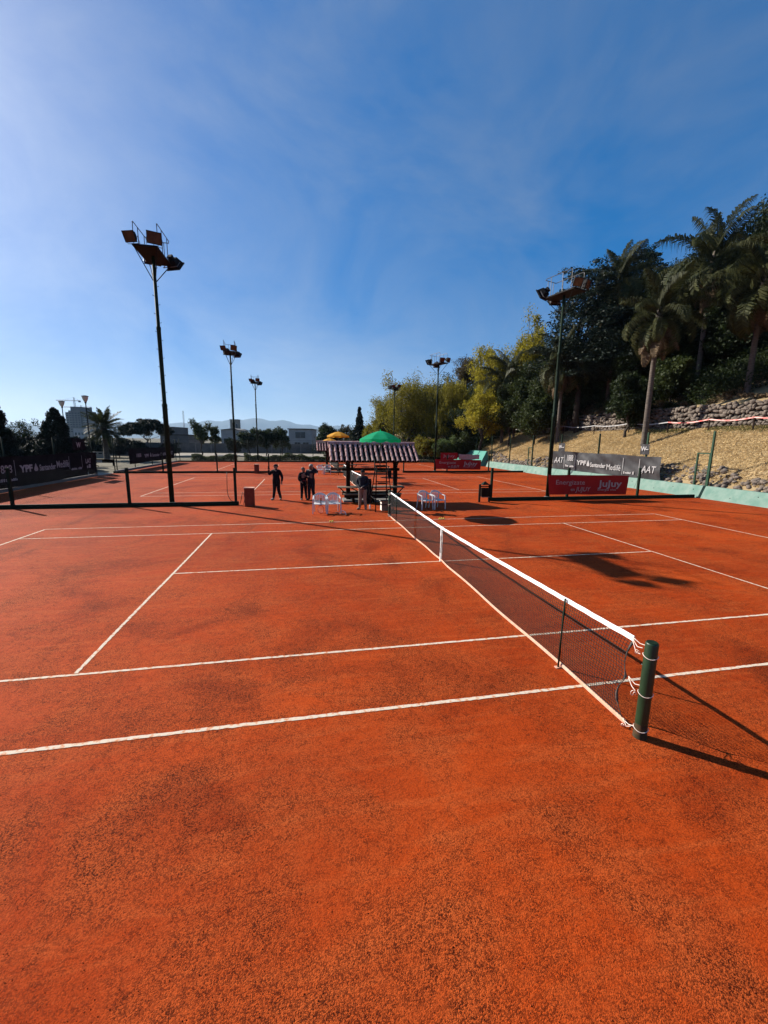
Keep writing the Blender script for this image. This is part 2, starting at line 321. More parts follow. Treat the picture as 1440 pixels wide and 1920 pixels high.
def np_mesh(name, V, Q, m, smooth=False):
    """V (n,3), Q (m,k) equal-sized faces"""
    me = bpy.data.meshes.new(name); V = np.asarray(V, dtype=np.float32); Q = np.asarray(Q, dtype=np.int32); k = Q.shape[1]
    me.vertices.add(len(V)); me.vertices.foreach_set('co', V.ravel())
    me.loops.add(Q.size); me.loops.foreach_set('vertex_index', Q.ravel())
    me.polygons.add(len(Q)); me.polygons.foreach_set('loop_start', np.arange(0, Q.size, k, dtype=np.int32))
    me.polygons.foreach_set('loop_total', np.full(len(Q), k, dtype=np.int32))
    me.polygons.foreach_set('use_smooth', np.full(len(Q), smooth))
    me.materials.append(MATS[m]); me.update(calc_edges=True); me.validate(); return me
def thing(name, label, cat, loc=(0, 0, 0), rotz=0.0, group=None):
    o = bpy.data.objects.new(name, None); COL.objects.link(o); o.location = loc; o.rotation_euler = (0, 0, rotz); o.empty_display_size = 0.2
    return tag(o, label, cat, group)
def tag(o, label=None, cat=None, group=None, kind=None):
    if label: o['label'] = label
    if cat: o['category'] = cat
    if group: o['group'] = group
    if kind: o['kind'] = kind
    return o
def dup(o, loc=None, rotz=None, label=None, group=None, parent=None):
    c = o.copy(); COL.objects.link(c); c.parent = parent
    if loc is not None: c.location = loc
    if rotz is not None: c.rotation_euler = (0, 0, rotz)
    if label: c['label'] = label
    if group: c['group'] = group
    for ch in list(o.children): dup(ch, parent=c)
    return c
def Rz(a): return Matrix.Rotation(a, 3, 'Z')
def Rx(a): return Matrix.Rotation(a, 3, 'X')
def Ry(a): return Matrix.Rotation(a, 3, 'Y')
def unit(n): v = RNG.normal(size=(n, 3)); return v/np.linalg.norm(v, axis=1)[:, None]

# ------------------------------------------------------------------ ground and hill
def smooth01(t): t = max(0.0, min(1.0, t)); return t*t*(3-2*t)
def wob(x, y, s=1.0):
    return (math.sin(x*0.9*s+1.3*math.sin(y*0.31*s))+math.sin(y*0.7*s+1.1*math.sin(x*0.43*s+2))+math.sin((x+y)*1.7*s)*0.5)/2.5
def foot_x(y): return 19.75 - 13.0*smooth01((y-50)/45.0)
WALL_D, WALL_Y0, WALL_Y1 = 6.3, 4.0, 38.5
def hill(x, y):
    d = x-foot_x(y)
    if d <= 0: return 0.0
    ty = smooth01((y-WALL_Y1)/8.0)                     # the terrace step fades out behind its wall
    step = 1.62*(1-ty)
    fx = [0, 0.25, 1.1, 6.15, 6.80, 6.95, 8.0, 12.5, 19, 32, 70, 160]
    fz = [0.55, 0.75, 1.65, 4.35, 4.45, 4.40+step, 4.9+step, 9.0, 13.5, 18, 22, 24]
    z = float(np.interp(d, fx, fz))
    lowf = 1-0.75*smooth01((y-60)/60.0)
    return z*lowf + (0.10*wob(x, y) + 0.25*wob(x, y, 0.3)*min(1, max(0, d-6)/4) if d > 1.2 else 0.03*wob(x, y, 3))
mb = MB(); R = 13500
g = mb.add([(-R, -R, -0.03), (R, -R, -0.03), (R, R, -0.03), (-R, R, -0.03)], [(0, 1, 2, 3)]).build('ground', 'dry_ground')
tag(g, 'dry tan ground around the courts', 'ground', kind='structure')
CX0, CX1, CY0, CY1 = -19.55, 19.55, -16.0, 53.6
court = MB().add([(CX0, CY0, 0), (CX1, CY0, 0), (CX1, CY1, 0), (CX0, CY1, 0)], [(0, 1, 2, 3)]).build('clay_surface', 'clay')
tag(court, 'orange red clay court surface', 'clay court', kind='structure')

ys = np.concatenate([np.arange(-30, 62, 0.6), np.arange(62, 200, 4.0)])
ds = np.concatenate([[0, 0.25, 0.6, 1.1, 1.6], np.arange(2.2, 6.1, 0.6), [6.15, 6.80, 6.95, 7.3], np.arange(7.8, 34, 0.8), np.arange(36, 130, 7)])
grid = [[(foot_x(y)+d, y, hill(foot_x(y)+d+1e-6, y)) for d in ds] for y in ys]
hs_ = MB().sheet([row[::-1] for row in grid]).build('hillside', 'slope_soil', smooth=True)
tag(hs_, 'dry earth hillside rising beside the courts', 'hillside', kind='structure')

# court lines: crisp lime lines with ragged edges, each its own strip
def line_strip(p0, p1, w):
    p0, p1 = Vector(p0), Vector(p1); d = p1-p0; n = max(6, int(d.length/0.05)); s = Vector((-d.y, d.x, 0)).normalized()
    mbl = MB(); a, b = [], []
    for i in range(n+1):
        q = p0+d*(i/n); e1, e2 = random.gauss(0, 0.0028), random.gauss(0, 0.0028)
        wv = 0.004*math.sin(i*0.05)
        a.append(q+s*(w/2+e1+wv)); b.append(q-s*(w/2+e2-wv))
    return mbl.sheet([a, b])
COURT_Y = [0.0, 19.0925, 38.195]
for ci, Y in enumerate(COURT_Y):
    B, S, D, G0, G1 = 11.885, 6.40, 10.97, 1.372, 9.598
    for p0, p1, w in [((-B, 0), (B, 0), .06), ((-B, D), (B, D), .05), ((-B, G0), (B, G0), .055), ((-B, G1), (B, G1), .05),
                      ((-B, 0.03), (-B, D-.03), .07), ((B, 0.03), (B, D-.03), .07), ((-S, G0+.03), (-S, G1-.03), .06), ((S, G0+.03), (S, G1-.03), .055), ((-S+.03, D/2), (S-.03, D/2), .055)]:
        line_strip((p0[0], p0[1]+Y, 0.004), (p1[0], p1[1]+Y, 0.004), w*0.84).build('court_line', 'line_paint', court)

# loose crumbs of clay in the foreground
def crumbs():
    n = 42000
    u = RNG.random(n); y = -3.9+u**1.5*8.0; x = CAM[0]+(RNG.random(n)-0.5)*(1.6+2.3*(y+6.2)) + 0.2*(y+4)
    s = 0.0014+0.0030*RNG.random(n)**3
    base = np.array([[1, 0, 0], [0, 1, 0], [-1, 0, 0], [0, -1, 0], [0, 0, 1], [0, 0, -0.6]], float)
    tri = np.array([[0, 1, 4], [1, 2, 4], [2, 3, 4], [3, 0, 4], [1, 0, 5], [2, 1, 5], [3, 2, 5], [0, 3, 5]])
    sc = s[:, None]*(0.6+0.8*RNG.random((n, 3))); ang = RNG.random(n)*6.28
    b = base[None]*sc[:, None, :]; b = b+RNG.normal(size=b.shape)*s[:, None, None]*0.18
    c, sn = np.cos(ang)[:, None], np.sin(ang)[:, None]
    V = np.stack([b[..., 0]*c-b[..., 1]*sn+x[:, None], b[..., 0]*sn+b[..., 1]*c+y[:, None], b[..., 2]+s[:, None]*0.35], -1).reshape(-1, 3)
    T = (tri[None]+6*np.arange(n)[:, None, None]).reshape(-1, 3)
    o = obj('clay_crumbs', np_mesh('clay_crumbs', V, T, 'clay_crumb'))
    tag(o, 'loose crumbs of red clay on the near court surface', 'clay', kind='stuff')
crumbs()

# ------------------------------------------------------------------ tennis nets
NET_Y0, NET_Y1 = -0.69, 11.62
def net_top(y): return 0.905+0.115*min(1.0, abs(y-5.485)/6.1)**1.3
def net_bot(y): return 0.035+0.03*math.exp(-((y-5.485)/0.35)**2)+0.012*math.sin(y*2.1)
def end_bow(t): return 0.105*math.sin(math.pi*t/0.55) if t < 0.55 else 0.05*math.sin(math.pi*(t-0.55)/0.45)   # how far the net's end bows away from its post, above and below the middle tie
def net_x(y, t): return -0.045*math.sin(math.pi*(1-t))*math.exp(-((y-2.6)/2.6)**2) - 0.02*math.sin(math.pi*(1-t))
def net_pt(y, t): zt, zb = net_top(y)-0.05, net_bot(y); return (net_x(y, t), y, zb+(zt-zb)*t)
def make_net(label, group, detail=True):
    root = thing('tennis_net', label, 'tennis net', (0, 0, 0), group=group)
    # the knotted cords
    NV = 290 if detail else 150; NH = 24 if detail else 14
    V, Q = [], []; rad = 0.0029 if detail else 0.003
    def y_at(i, t):
        y = NET_Y0+0.02+(NET_Y1-NET_Y0-0.04)*i/NV
        return y + end_bow(t)*math.exp(-(y-NET_Y0)/0.35) - end_bow(t)*math.exp(-(NET_Y1-y)/0.35)
    def strand(pts):
        o = len(V); k = len(pts)
        for i, p in enumerate(pts):
            d = np.array(pts[min(i+1, k-1)])-np.array(pts[max(i-1, 0)]); d = d/np.linalg.norm(d)
            e = np.array([1.0, 0, 0]); f = np.cross(d, e)
            for a in (0.5, 2.6, 4.7): V.append(np.array(p)+rad*(math.cos(a)*e+math.sin(a)*f))
        for i in range(k-1):
            for j in range(3): Q.append((o+i*3+j, o+i*3+(j+1) % 3, o+i*3+3+(j+1) % 3, o+i*3+3+j))
    for i in range(NV+1): strand([net_pt(y_at(i, t), t) for t in np.linspace(0, 1, 13)])
    for j in range(1, NH):
        t = j/NH; strand([net_pt(y_at(i, t), t) for i in np.linspace(0, NV, 90)])
    tag(obj('cord_mesh', np_mesh('cord_mesh', V, Q, 'net_cord'), root), kind='stuff')
    # white headband folded over the cable
    yy = np.linspace(NET_Y0, NET_Y1, 80); prof = [(-0.010, -0.052), (-0.013, -0.018), (-0.008, 0.003), (0, 0.008), (0.008, 0.003), (0.013, -0.018), (0.010, -0.052)]
    mb = MB(); mb.sheet([[(x+0.003*math.sin(y*7), y, net_top(y)+z+0.002*math.sin(y*19)) for x, z in prof] for y in yy]); mb.build('headband', 'canvas_white', root, smooth=True)
    # bottom tape
    mb = MB(); mb.sheet([[(net_x(y, 0)+x, y, net_bot(y)+z) for x, z in ((-0.012, -0.022), (-0.015, 0.0), (-0.008, 0.022), (0.008, 0.022), (0.015, 0), (0.012, -0.022), (-0.012, -0.022))] for y in np.linspace(NET_Y0-0.02, NET_Y1, 90)])
    mb.build('bottom_tape', 'tape_cream', root, smooth=True)
    # centre strap, a flat white band pegged to the ground
    mb = MB(); mb.slab([[(-0.022, 5.46, z), (-0.022, 5.51, z)] for z in (0.0, 0.05, 0.3, 0.6, 0.88)], (1, 0, 0), 0.004); mb.slab([[(0.018, 5.46, z), (0.018, 5.51, z)] for z in (0.0, 0.3, 0.6, 0.88)], (1, 0, 0), 0.004)
    mb.box((0, 5.485, 0.915), (0.045, 0.055, 0.012)); mb.build('centre_strap', 'canvas_white', root)
    # end cords: frayed dark binding that bows away from the post
    for ye, sg in ((NET_Y0, 1), (NET_Y1, -1)):
        pts = []
        for t in np.linspace(0, 1, 15):
            bow = end_bow(t)
            pts.append((net_x(ye, t), ye+0.01+sg*max(0, bow), net_bot(ye)+(net_top(ye)-0.07-net_bot(ye))*t))
        MB().tube(pts, [0.004+0.011*abs(math.sin(2.6*i))*(i in (3, 4, 5, 8, 12, 13, 14)) for i in range(15)], 6).build('end_binding', 'strap_grey', root, smooth=True)
    return root
net1 = make_net('tennis net with white headband across the nearest clay court', 'tennis nets')
# strings that tie the near end to its post
def lash(root, yp, ye, sg):
    zt = net_top(ye)
    for k, (z0, z1, dx) in enumerate(((zt-0.01, 1.00, 0.03), (zt-0.03, 0.985, -0.03), (zt-0.05, 0.92, -0.05), (0.55, 0.50, -0.05), (0.56, 0.55, 0.03), (0.05, 0.09, -0.05), (0.04, 0.08, 0.0))):
        a = Vector((-0.01, ye, z0)); b = Vector((dx-0.02, yp+sg*0.055, z1)); m = (a+b)/2+Vector((0, 0, -0.02-0.015*(k % 3)))
        MB().tube([a, a*0.6+m*0.4, m, m*0.4+b*0.6, b], 0.0042, 6).build('tie_string', 'string_white', root, smooth=True)
    for z in (0.92, 0.50, 0.10):
        MB().tube([(0.068*math.cos(a), yp+0.068*math.sin(a), z-0.01*math.sin(a*2)) for a in np.linspace(0, 2*math.pi, 25)], 0.0036, 5, cap=False).build('post_lashing', 'string_white', root, smooth=True)
    # loose bows
    for (y, z, s) in ((yp+sg*0.085, 0.47, 1), (yp+sg*0.10, 0.93, 0.8), (yp+sg*0.16, 0.03, 0.7)):
        MB().tube([(-0.06-0.012*math.sin(a*2), y+0.028*s*math.sin(a), z+0.035*s*math.cos(a*1.5)-0.02*s) for a in np.linspace(0, 5.2, 18)], 0.0038, 5).build('string_bow', 'string_white', root, smooth=True)
lash(net1, -0.914, NET_Y0, 1); lash(net1, 11.884, NET_Y1, -1)
net2 = dup(net1, (0, COURT_Y[1], 0), label='tennis net of the second court, seen behind the tiled shelter')
net3 = dup(net1, (0, COURT_Y[2], 0), label='tennis net of the farthest court, before the back fence')
def net_post(y, label):
    root = thing('net_post', label, 'net post', (0, y, 0), group='green net posts')
    r = 0.060
    MB().lathe([(r, 0.16), (r, 1.055), (r-0.004, 1.066), (r-0.010, 1.070), (0.0, 1.070)], 32, cap=False).build('pipe', 'post_green', root, smooth=True)
    MB().lathe([(r+0.006, 0.0), (r+0.005, 0.03), (r+0.001, 0.10), (r+0.0005, 0.165)], 32, cap=False).build('worn_foot', 'post_foot', root, smooth=True)
    MB().lathe([(r-0.009, 1.0715), (r-0.009, 1.074), (0, 1.0745)], 24, cap=False).build('cap', 'dark_green_paint', root)
    MB().tube([(-0.0, r*0.9, 0.78), (-0.0, r+0.03, 0.78)], 0.006, 8).build('hook', 'grey_metal', root)
    return root
net_post(-0.914, 'thick green pipe net post nearest the camera')
net_post(11.884, 'green net post at far end of nearest net beside umpire chair')
for ci, w in ((1, 'second'), (2, 'farthest')):
    net_post(COURT_Y[ci]-0.914, f'green net post at near end of the {w} court net')
    net_post(COURT_Y[ci]+11.884, f'green net post at far end of the {w} court net')
def single_stick(y, label):
    root = thing('singles_stick', label, 'net prop', (-0.03, y, 0), group='singles sticks')
    MB().tube([(-0.012, 0, 0.0), (0.0, 0, 1.0)], 0.0125, 10).build('rod', 'dark_green_paint', root, smooth=True)
    MB().box((-0.005, 0, 0.006), (0.10, 0.055, 0.010)).build('foot_plate', 'tape_cream', root)
    return root
single_stick(0.44, 'thin green stick propping net near the closest post')
single_stick(10.50, 'thin green stick propping far end of nearest net')

# ------------------------------------------------------------------ low fences between courts
def wire_lines(mbw, L_, H, pitch, z0, r=0.0016, n=3):
    """diamond mesh of straight wires in the local x-z plane, from x=0..L_, z0..z0+H"""
    k = int((L_+H)/pitch)
    for sgn in (1, -1):
        for i in range(-int(H/pitch)-1, k+1):
            x0 = i*pitch
            # x = x0 + sgn*z
            pts = []
            a, b = (x0, x0+H) if sgn > 0 else (x0+H, x0)
            za, zb = 0.0, H
            lo, hi = (a, za), (b, zb)
            def clip(p, q):
                (xa, z1), (xb, z2) = p, q
                if xa > xb: (xa, z1), (xb, z2) = (xb, z2), (xa, z1)
                if xb <= 0 or xa >= L_: return None
                if xa < 0: z1 = z1+(z2-z1)*(0-xa)/(xb-xa); xa = 0
                if xb > L_: z2 = z1+(z2-z1)*(L_-xa)/(xb-xa); xb = L_
                return (xa, z1), (xb, z2)
            c = clip(lo, hi)
            if c and abs(c[0][0]-c[1][0]) > 0.02:
                mbw.tube([(c[0][0], 0.004*sgn, z0+c[0][1]), (c[1][0], 0.004*sgn, z0+c[1][1])], r, n, cap=False)
def low_fence(label, x0, x1, y, posts, meshes, end_hose=False):
    root = thing('court_fence', label, 'fence', (0, y, 0), group='low fences between the courts')
    k = MB(); n = max(2, int((x1-x0)/1.5)); pr = [(-0.06, 0), (-0.06, 0.165), (-0.05, 0.18), (0.05, 0.18), (0.06, 0.165), (0.06, 0)]
    k.sheet([[(x0+(x1-x0)*i/n, a, b+0.006*math.sin(i*1.7)) for a, b in pr] for i in range(n+1)])
    k.add([(x0, a, b) for a, b in pr], [(0, 1, 2, 3, 4, 5)]); k.add([(x1, a, b) for a, b in pr], [(5, 4, 3, 2, 1, 0)])
    k.build('kerb_beam', 'dark_green_paint', root)
    for x in posts:
        MB().box((x, 0, 0.87), (0.11, 0.11, 1.74)).build('post', 'dark_green_paint', root, bevel=0.008)
    for a, b in meshes:
        w = MB(); wire_lines(w, b-a, 1.45, 0.075, 0.22); w.build('wire_mesh', 'dark_metal', root, loc=(a, 0.0, 0))
    return root
fl = low_fence('low dark green fence left of the tiled shelter, behind nearest court', -19.5, -6.43, 15.55, (-15.55, -11.05, -6.55), ((-19.4, -11.1),))
fr = low_fence('low dark green fence with the nearer red banner, right of the bin', 6.15, 19.1, 15.55, (6.23, 10.72, 15.2), ())
fl2 = low_fence('low dark green fence left side between second and third courts', -19.5, -6.43, 34.70, (-15.55, -11.05, -6.55), ())
fr2 = low_fence('low dark green fence with the farther red banner, second row', 6.15, 19.1, 34.70, (6.23, 10.72, 15.2), ())
# hose looped on the end post
h = MB(); h.tube([(-6.86, 15.40, 1.55), (-6.87, 15.38, 1.2), (-6.88, 15.37, 0.7), (-6.84, 15.36, 0.45), (-6.74, 15.35, 0.26), (-6.62, 15.34, 0.2), (-6.5, 15.35, 0.24), (-6.34, 15.38, 0.10), (-6.28, 15.4, 0.35), (-6.22, 15.4, 0.62), (-6.16, 15.4, 0.55), (-6.14, 15.41, 0.3), (-6.2, 15.42, 0.03)], 0.014, 8)
tag(h.build('hose', 'hose', smooth=True), 'black hose hanging in a loop on left fence end post', 'hose')
def tap_box(loc, label, s=1.0):
    root = thing('utility_box', label, 'box', loc, group='clay coloured boxes by the fences')
    MB().box((0, 0, 0.42*s), (0.42*s, 0.34*s, 0.84*s)).build('body', 'box_clay', root, bevel=0.01)
    MB().box((0, 0, 0.855*s), (0.47*s, 0.39*s, 0.03*s)).build('lid', 'tape_cream', root, bevel=0.005)
    MB().box((0, -0.173*s, 0.45*s), (0.34*s, 0.008, 0.66*s)).build('door', 'box_clay', root)
tap_box((-5.89, 15.20, 0), 'brick red box standing at the end of the left fence')
tap_box((-7.6, 34.35, 0), 'smaller looking clay red box by the farther left fence', 0.95)

# wooden litter bin under a little roof
root = thing('litter_bin', 'wooden litter bin on two posts with little roof, right of shelter', 'litter bin', (5.72, 15.25, 0))
for sx in (-1, 1):
    MB().box((sx*0.27, 0, 0.46), (0.09, 0.09, 0.92)).build('post', 'wood_dark', root, bevel=0.006)
MB().box((0, 0, 0.80), (0.46, 0.05, 0.05)).build('crossbar', 'wood_dark', root)
MB().add([(-0.20, -0.16, 0.90), (0.20, -0.16, 0.90), (0.20, 0.16, 0.90), (-0.20, 0.16, 0.90), (0, 0, 1.08)], [(0, 1, 4), (1, 2, 4), (2, 3, 4), (3, 0, 4), (3, 2, 1, 0)]).build('roof', 'dark_green_paint', root)
for i in range(5):
    MB().box((-0.15+0.075*i, -0.13, 0.50), (0.065, 0.02, 0.50)).build('slat', 'wood_dark', root)
MB().box((0, 0.0, 0.50), (0.33, 0.22, 0.46), taper=1.05).build('bucket', 'wood_dark', root)
MB().box((0, -0.145, 0.27), (0.42, 0.02, 0.04)).build('rail', 'wood_pale', root)

# ------------------------------------------------------------------ floodlight masts
def make_mast(label, loc, H=10.5):
    root = thing('floodlight_mast', label, 'light mast', loc, group='floodlight masts')
    MB().lathe([(0.20, 0), (0.20, 0.10), (0.13, 0.14)], 16).build('base_collar', 'concrete', root)
    MB().lathe([(0.105, 0.10), (0.105, 4.4), (0.112, 4.42), (0.112, 4.52), (0.085, 4.55), (0.085, 7.6), (0.092, 7.62), (0.092, 7.72), (0.070, 7.75), (0.066, H)], 14).build('pole', 'dark_green_paint', root, smooth=True)
    pg = MB()
    for i in range(22):
        z = 2.5+i*0.36; s = 1 if i % 2 else -1
        pg.tube([(0, 0, z), (s*0.13, 0, z), (s*0.13, 0, z+0.03)], 0.010, 6)
    pg.build('climbing_pegs', 'dark_metal', root)
    MB().box((0, 0, H+0.03), (0.92, 1.86, 0.06)).build('platform', 'dark_metal', root)
    for sx in (-1, 1):
        for sy in (-1, 1):
            MB().tube([(sx*0.05, sy*0.05, H-0.95), (sx*0.42, sy*0.86, H)], 0.018, 6).build('strut', 'dark_metal', root)
    rl = MB()
    for z in (0.95,):
        rl.tube([(-0.44, -0.75, H+z-0.12), (-0.44, -0.70, H+z), (-0.44, 0.80, H+z), (-0.40, 0.90, H+z-0.03), (0.40, 0.90, H+z-0.03), (0.44, 0.8, H+z), (0.44, -0.70, H+z), (0.44, -0.75, H+z-0.12)], 0.017, 6)
    for x, y in ((-0.44, -0.2), (-0.44, 0.5), (0.44, -0.2), (0.44, 0.5), (-0.2, 0.90), (0.2, 0.90), (-0.44, -0.74), (0.44, -0.74)):
        rl.tube([(x, y, H+0.05), (x, y, H+0.93)], 0.015, 6)
    rl.build('guard_rail', 'grey_metal', root)
    def flood(x, y, z, yaw, tilt, sc=1.0):
        M_ = Matrix.Translation((x, y, z)) @ Matrix.Rotation(yaw, 4, 'Z') @ Matrix.Rotation(tilt, 4, 'X') @ Matrix.Scale(sc, 4)
        def tr(m): m.V = [tuple(M_ @ Vector(v)) for v in m.V]; return m
        b = MB()
        f = [(-0.30, -0.17, -0.24), (0.30, -0.17, -0.24), (0.30, -0.17, 0.24), (-0.30, -0.17, 0.24), (-0.19, 0.15, -0.15), (0.19, 0.15, -0.15), (0.19, 0.15, 0.15), (-0.19, 0.15, 0.15)]
        b.add(f, [(0, 4, 5, 1), (1, 5, 6, 2), (2, 6, 7, 3), (3, 7, 4, 0), (7, 6, 5, 4)])
        b.box((0, 0.22, 0), (0.2, 0.16, 0.2))
        for s in (-1, 1):
            b.box((s*0.31, -0.17, 0), (0.03, 0.05, 0.53)); b.box((0, -0.17, s*0.25), (0.59, 0.05, 0.03))
        o = tr(b).build('floodlight', 'dark_metal', root)
        tr(MB().box((0, -0.165, 0), (0.59, 0.012, 0.47))).build('glass', 'lamp_glass', o)
        tr(MB().tube([(-0.34, 0, 0), (-0.34, 0.0, -0.34), (0.34, 0.0, -0.34), (0.34, 0, 0)], 0.018, 6)).build('bracket', 'grey_metal', o)
    flood(-0.42, -1.02, H+0.28, math.radians(-18), math.radians(30), 0.74)
    flood(0.36, -0.90, H+0.32, math.radians(18), math.radians(14), 0.82)
    flood(-0.34, 1.02, H+0.36, math.radians(180+14), math.radians(30))
    flood(0.52, 0.98, H+0.18, math.radians(180-24), math.radians(40))
    return root
mast = make_mast('tall floodlight mast standing in the left fence near the first court', (-9.40, 15.88, 0))
dup(mast, (9.85, 16.02, 0), math.radians(17), label='tall floodlight mast with tilted lamps standing beside near red banner')
dup(mast, (-9.60, 35.6, 0), math.radians(4), label='floodlight mast in the second left fence, seen middle distance')
dup(mast, (9.75, 35.6, 0), math.radians(20), label='floodlight mast beside the farther red banner against trees')
dup(mast, (-9.60, 54.9, 0), math.radians(2), label='most distant thin floodlight mast on the left at back fence')
dup(mast, (9.75, 55.3, 0), math.radians(3), label='most distant floodlight mast on the right, against willow foliage')

# ------------------------------------------------------------------ tiled shelters
def make_shelter(label, loc):
    root = thing('tiled_shelter', label, 'shelter', loc, group='tiled roof shelters')
    RZ, EZ, RUN, X0, X1 = 2.88, 2.06, 1.14, -2.20, 2.22
    for x in (-1.20, 1.24):
        MB().box((x, 0, 1.32), (0.20, 0.20, 2.64)).build('post', 'wood_dark', root, bevel=0.012)
        for s in (-1, 1):
            MB().beam((x, s*0.08, 1.75), (x, s*0.85, 2.17), 0.08, 0.10).build('roof_brace', 'wood_dark', root)
    MB().box((0, 0, RZ-0.20), (4.1, 0.12, 0.16)).build('ridge_beam', 'wood_dark', root)
    for s in (-1, 1):
        MB().box((0, s*0.98, EZ+0.0), (4.2, 0.09, 0.11)).build('eave_beam', 'wood_dark', root)
    rf = MB()
    for s in (-1, 1):
        a = [Vector((x, s*y, z)) for x in (X0+0.05, X1-0.05) for y, z in ((0.0, RZ-0.05), (RUN-0.04, EZ-0.01))]
        g_ = [[a[0], a[1]], [a[2], a[3]]]
        rf.slab(g_ if s < 0 else g_[::-1], (0, -s*0.4, -0.8), 0.03)
    roof = rf.build('roof', 'wood_dark', root)
    # barrel tiles, one object each
    def tile_mesh(L_, r0, r1):
        n = 6; o, i_ = [], []
        for (y, r, z) in ((0, r0, 0.02), (-L_, r1, 0)):
            o.append([(r*math.cos(math.pi*k/n), y, z+r*math.sin(math.pi*k/n)*0.95) for k in range(n+1)])
        m = MB(); inn = [[(x*0.86, y, (z-0.012)) for x, y, z in row] for row in o]
        m.sheet(o); m.sheet([r[::-1] for r in inn])
        for e in (0, 1):
            m.add(o[e]+inn[e], [(k, k+1, n+2+k, n+1+k) for k in range(n)])
        return m.mesh('roof_tile', 'roof_tile', smooth=False)
    tm = tile_mesh(0.36, 0.058, 0.090)
    slope = math.atan2(RZ-EZ, RUN); SL = math.hypot(RZ-EZ, RUN); NC = 18; NR = 4
    for s in (-1, 1):
        for c in range(NC):
            x = X0+0.10+(X1-X0-0.20)*c/(NC-1)
            for r in range(NR):
                d = 0.02+r*(SL-0.02)/NR
                o = bpy.data.objects.new('roof_tile', tm); COL.objects.link(o); o.parent = roof
                o.location = (x+random.gauss(0, 0.006), s*d*math.cos(slope), RZ-d*math.sin(slope)+0.012)
                o.rotation_euler = (slope+random.gauss(0, 0.02), 0, (0 if s < 0 else math.pi)+random.gauss(0, 0.02))
                sc_j = 1+random.gauss(0, 0.03); o.scale = (sc_j, 1, sc_j)
    rt = tile_mesh(0.46, 0.105, 0.120)
    for c in range(10):
        o = bpy.data.objects.new('ridge_tile', rt); COL.objects.link(o); o.parent = roof
        o.location = (X0+0.46+c*0.44, 0, RZ+0.005+random.gauss(0, 0.004)); o.rotation_euler = (0, 0, -math.pi/2+random.gauss(0, 0.02))
    # table, shelf and benches between the posts
    MB().box((-0.05, -0.14, 1.62), (2.95, 0.10, 0.14)).build('upper_beam', 'wood_dark', root, bevel=0.008)
    for i in range(3):
        MB().box((-0.05, -0.40+0.25*i, 0.735), (3.40, 0.22, 0.045)).build('table_plank', 'wood_pale', root, bevel=0.006)
    for x in (-1.2, 1.24):
        MB().beam((x-0.45 if x < 0 else x+0.45, -0.15, 0.72), (x, -0.10, 0.25), 0.05, 0.05).build('table_brace', 'wood_dark', root)
        MB().beam((x+0.12 if x < 0 else x-0.12, -0.15, 0.70), (x+0.72 if x < 0 else x-0.72, -0.12, 0.36), 0.05, 0.05).build('table_brace', 'wood_dark', root)
    for yy in (-0.55, 0.55):
        MB().box((-0.02, yy, 0.415), (2.95, 0.28, 0.05)).build('bench_plank', 'wood_pale', root, bevel=0.006)
        MB().box((-0.02, yy, 0.31), (2.85, 0.20, 0.13)).build('bench_beam', 'wood_dark', root)
        for x in (-1.0, 0, 1.0):
            MB().box((x, yy, 0.13), (0.12, 0.2, 0.26)).build('bench_leg', 'wood_dark', root)
    MB().box((-0.02, 0, 0.05), (2.9, 1.0, 0.10)).build('base_slab', 'concrete', root)
    return root
sh1 = make_shelter('nearer shelter with pink terracotta tile roof, behind the umpire chair', (-0.02, 16.35, 0))
sh2 = dup(sh1, (0.0, 35.5, 0), label='farther tiled shelter showing only its left roof end')

# ------------------------------------------------------------------ umpire chairs and umbrellas
def make_umpire(label, loc):
    root = thing('umpire_chair', label, 'umpire chair', loc, group='umpire chairs')
    T = {}
    for sx in (-1, 1):
        for sy in (-1, 1):
            a = Vector((sx*0.40, sy*0.78-0.05, 0)); b = Vector((sx*0.27, sy*0.22, 1.66)); T[sx, sy] = (a, b)
            MB().tube([a, b] + ([b+Vector((0, 0.02, 0.55))] if sy > 0 else [b+Vector((0, 0, 0.26))]), 0.024, 8).build('leg', 'dark_metal', root, smooth=True)
    def pt(k, z): a, b = T[k]; return a+(b-a)*(z/1.66)
    for z in (0.30, 0.62, 0.95, 1.28): MB().tube([pt((-1, -1), z), pt((1, -1), z)], 0.017, 8).build('rung', 'dark_metal', root)
    for z in (0.45, 1.1): MB().tube([pt((-1, 1), z), pt((1, 1), z)], 0.017, 8).build('back_brace', 'dark_metal', root)
    for sx in (-1, 1): MB().tube([pt((sx, -1), 0.5), pt((sx, 1), 0.5)], 0.016, 8).build('side_brace', 'dark_metal', root)
    MB().box((0, 0, 1.69), (0.56, 0.48, 0.05)).build('seat', 'wood_dark', root, bevel=0.01)
    for z in (1.92, 2.10): MB().box((0, 0.245, z), (0.52, 0.025, 0.10)).build('back_slat', 'wood_dark', root)
    for sx in (-1, 1): MB().box((sx*0.28, 0, 1.93), (0.07, 0.50, 0.03)).build('armrest', 'wood_dark', root)
    MB().box((0, -0.42, 1.22), (0.46, 0.2, 0.03)).build('footrest', 'wood_dark', root)
    MB().box((0.36, -0.05, 1.58), (0.10, 0.34, 0.34)).build('side_box', 'dark_metal', root)
    return root
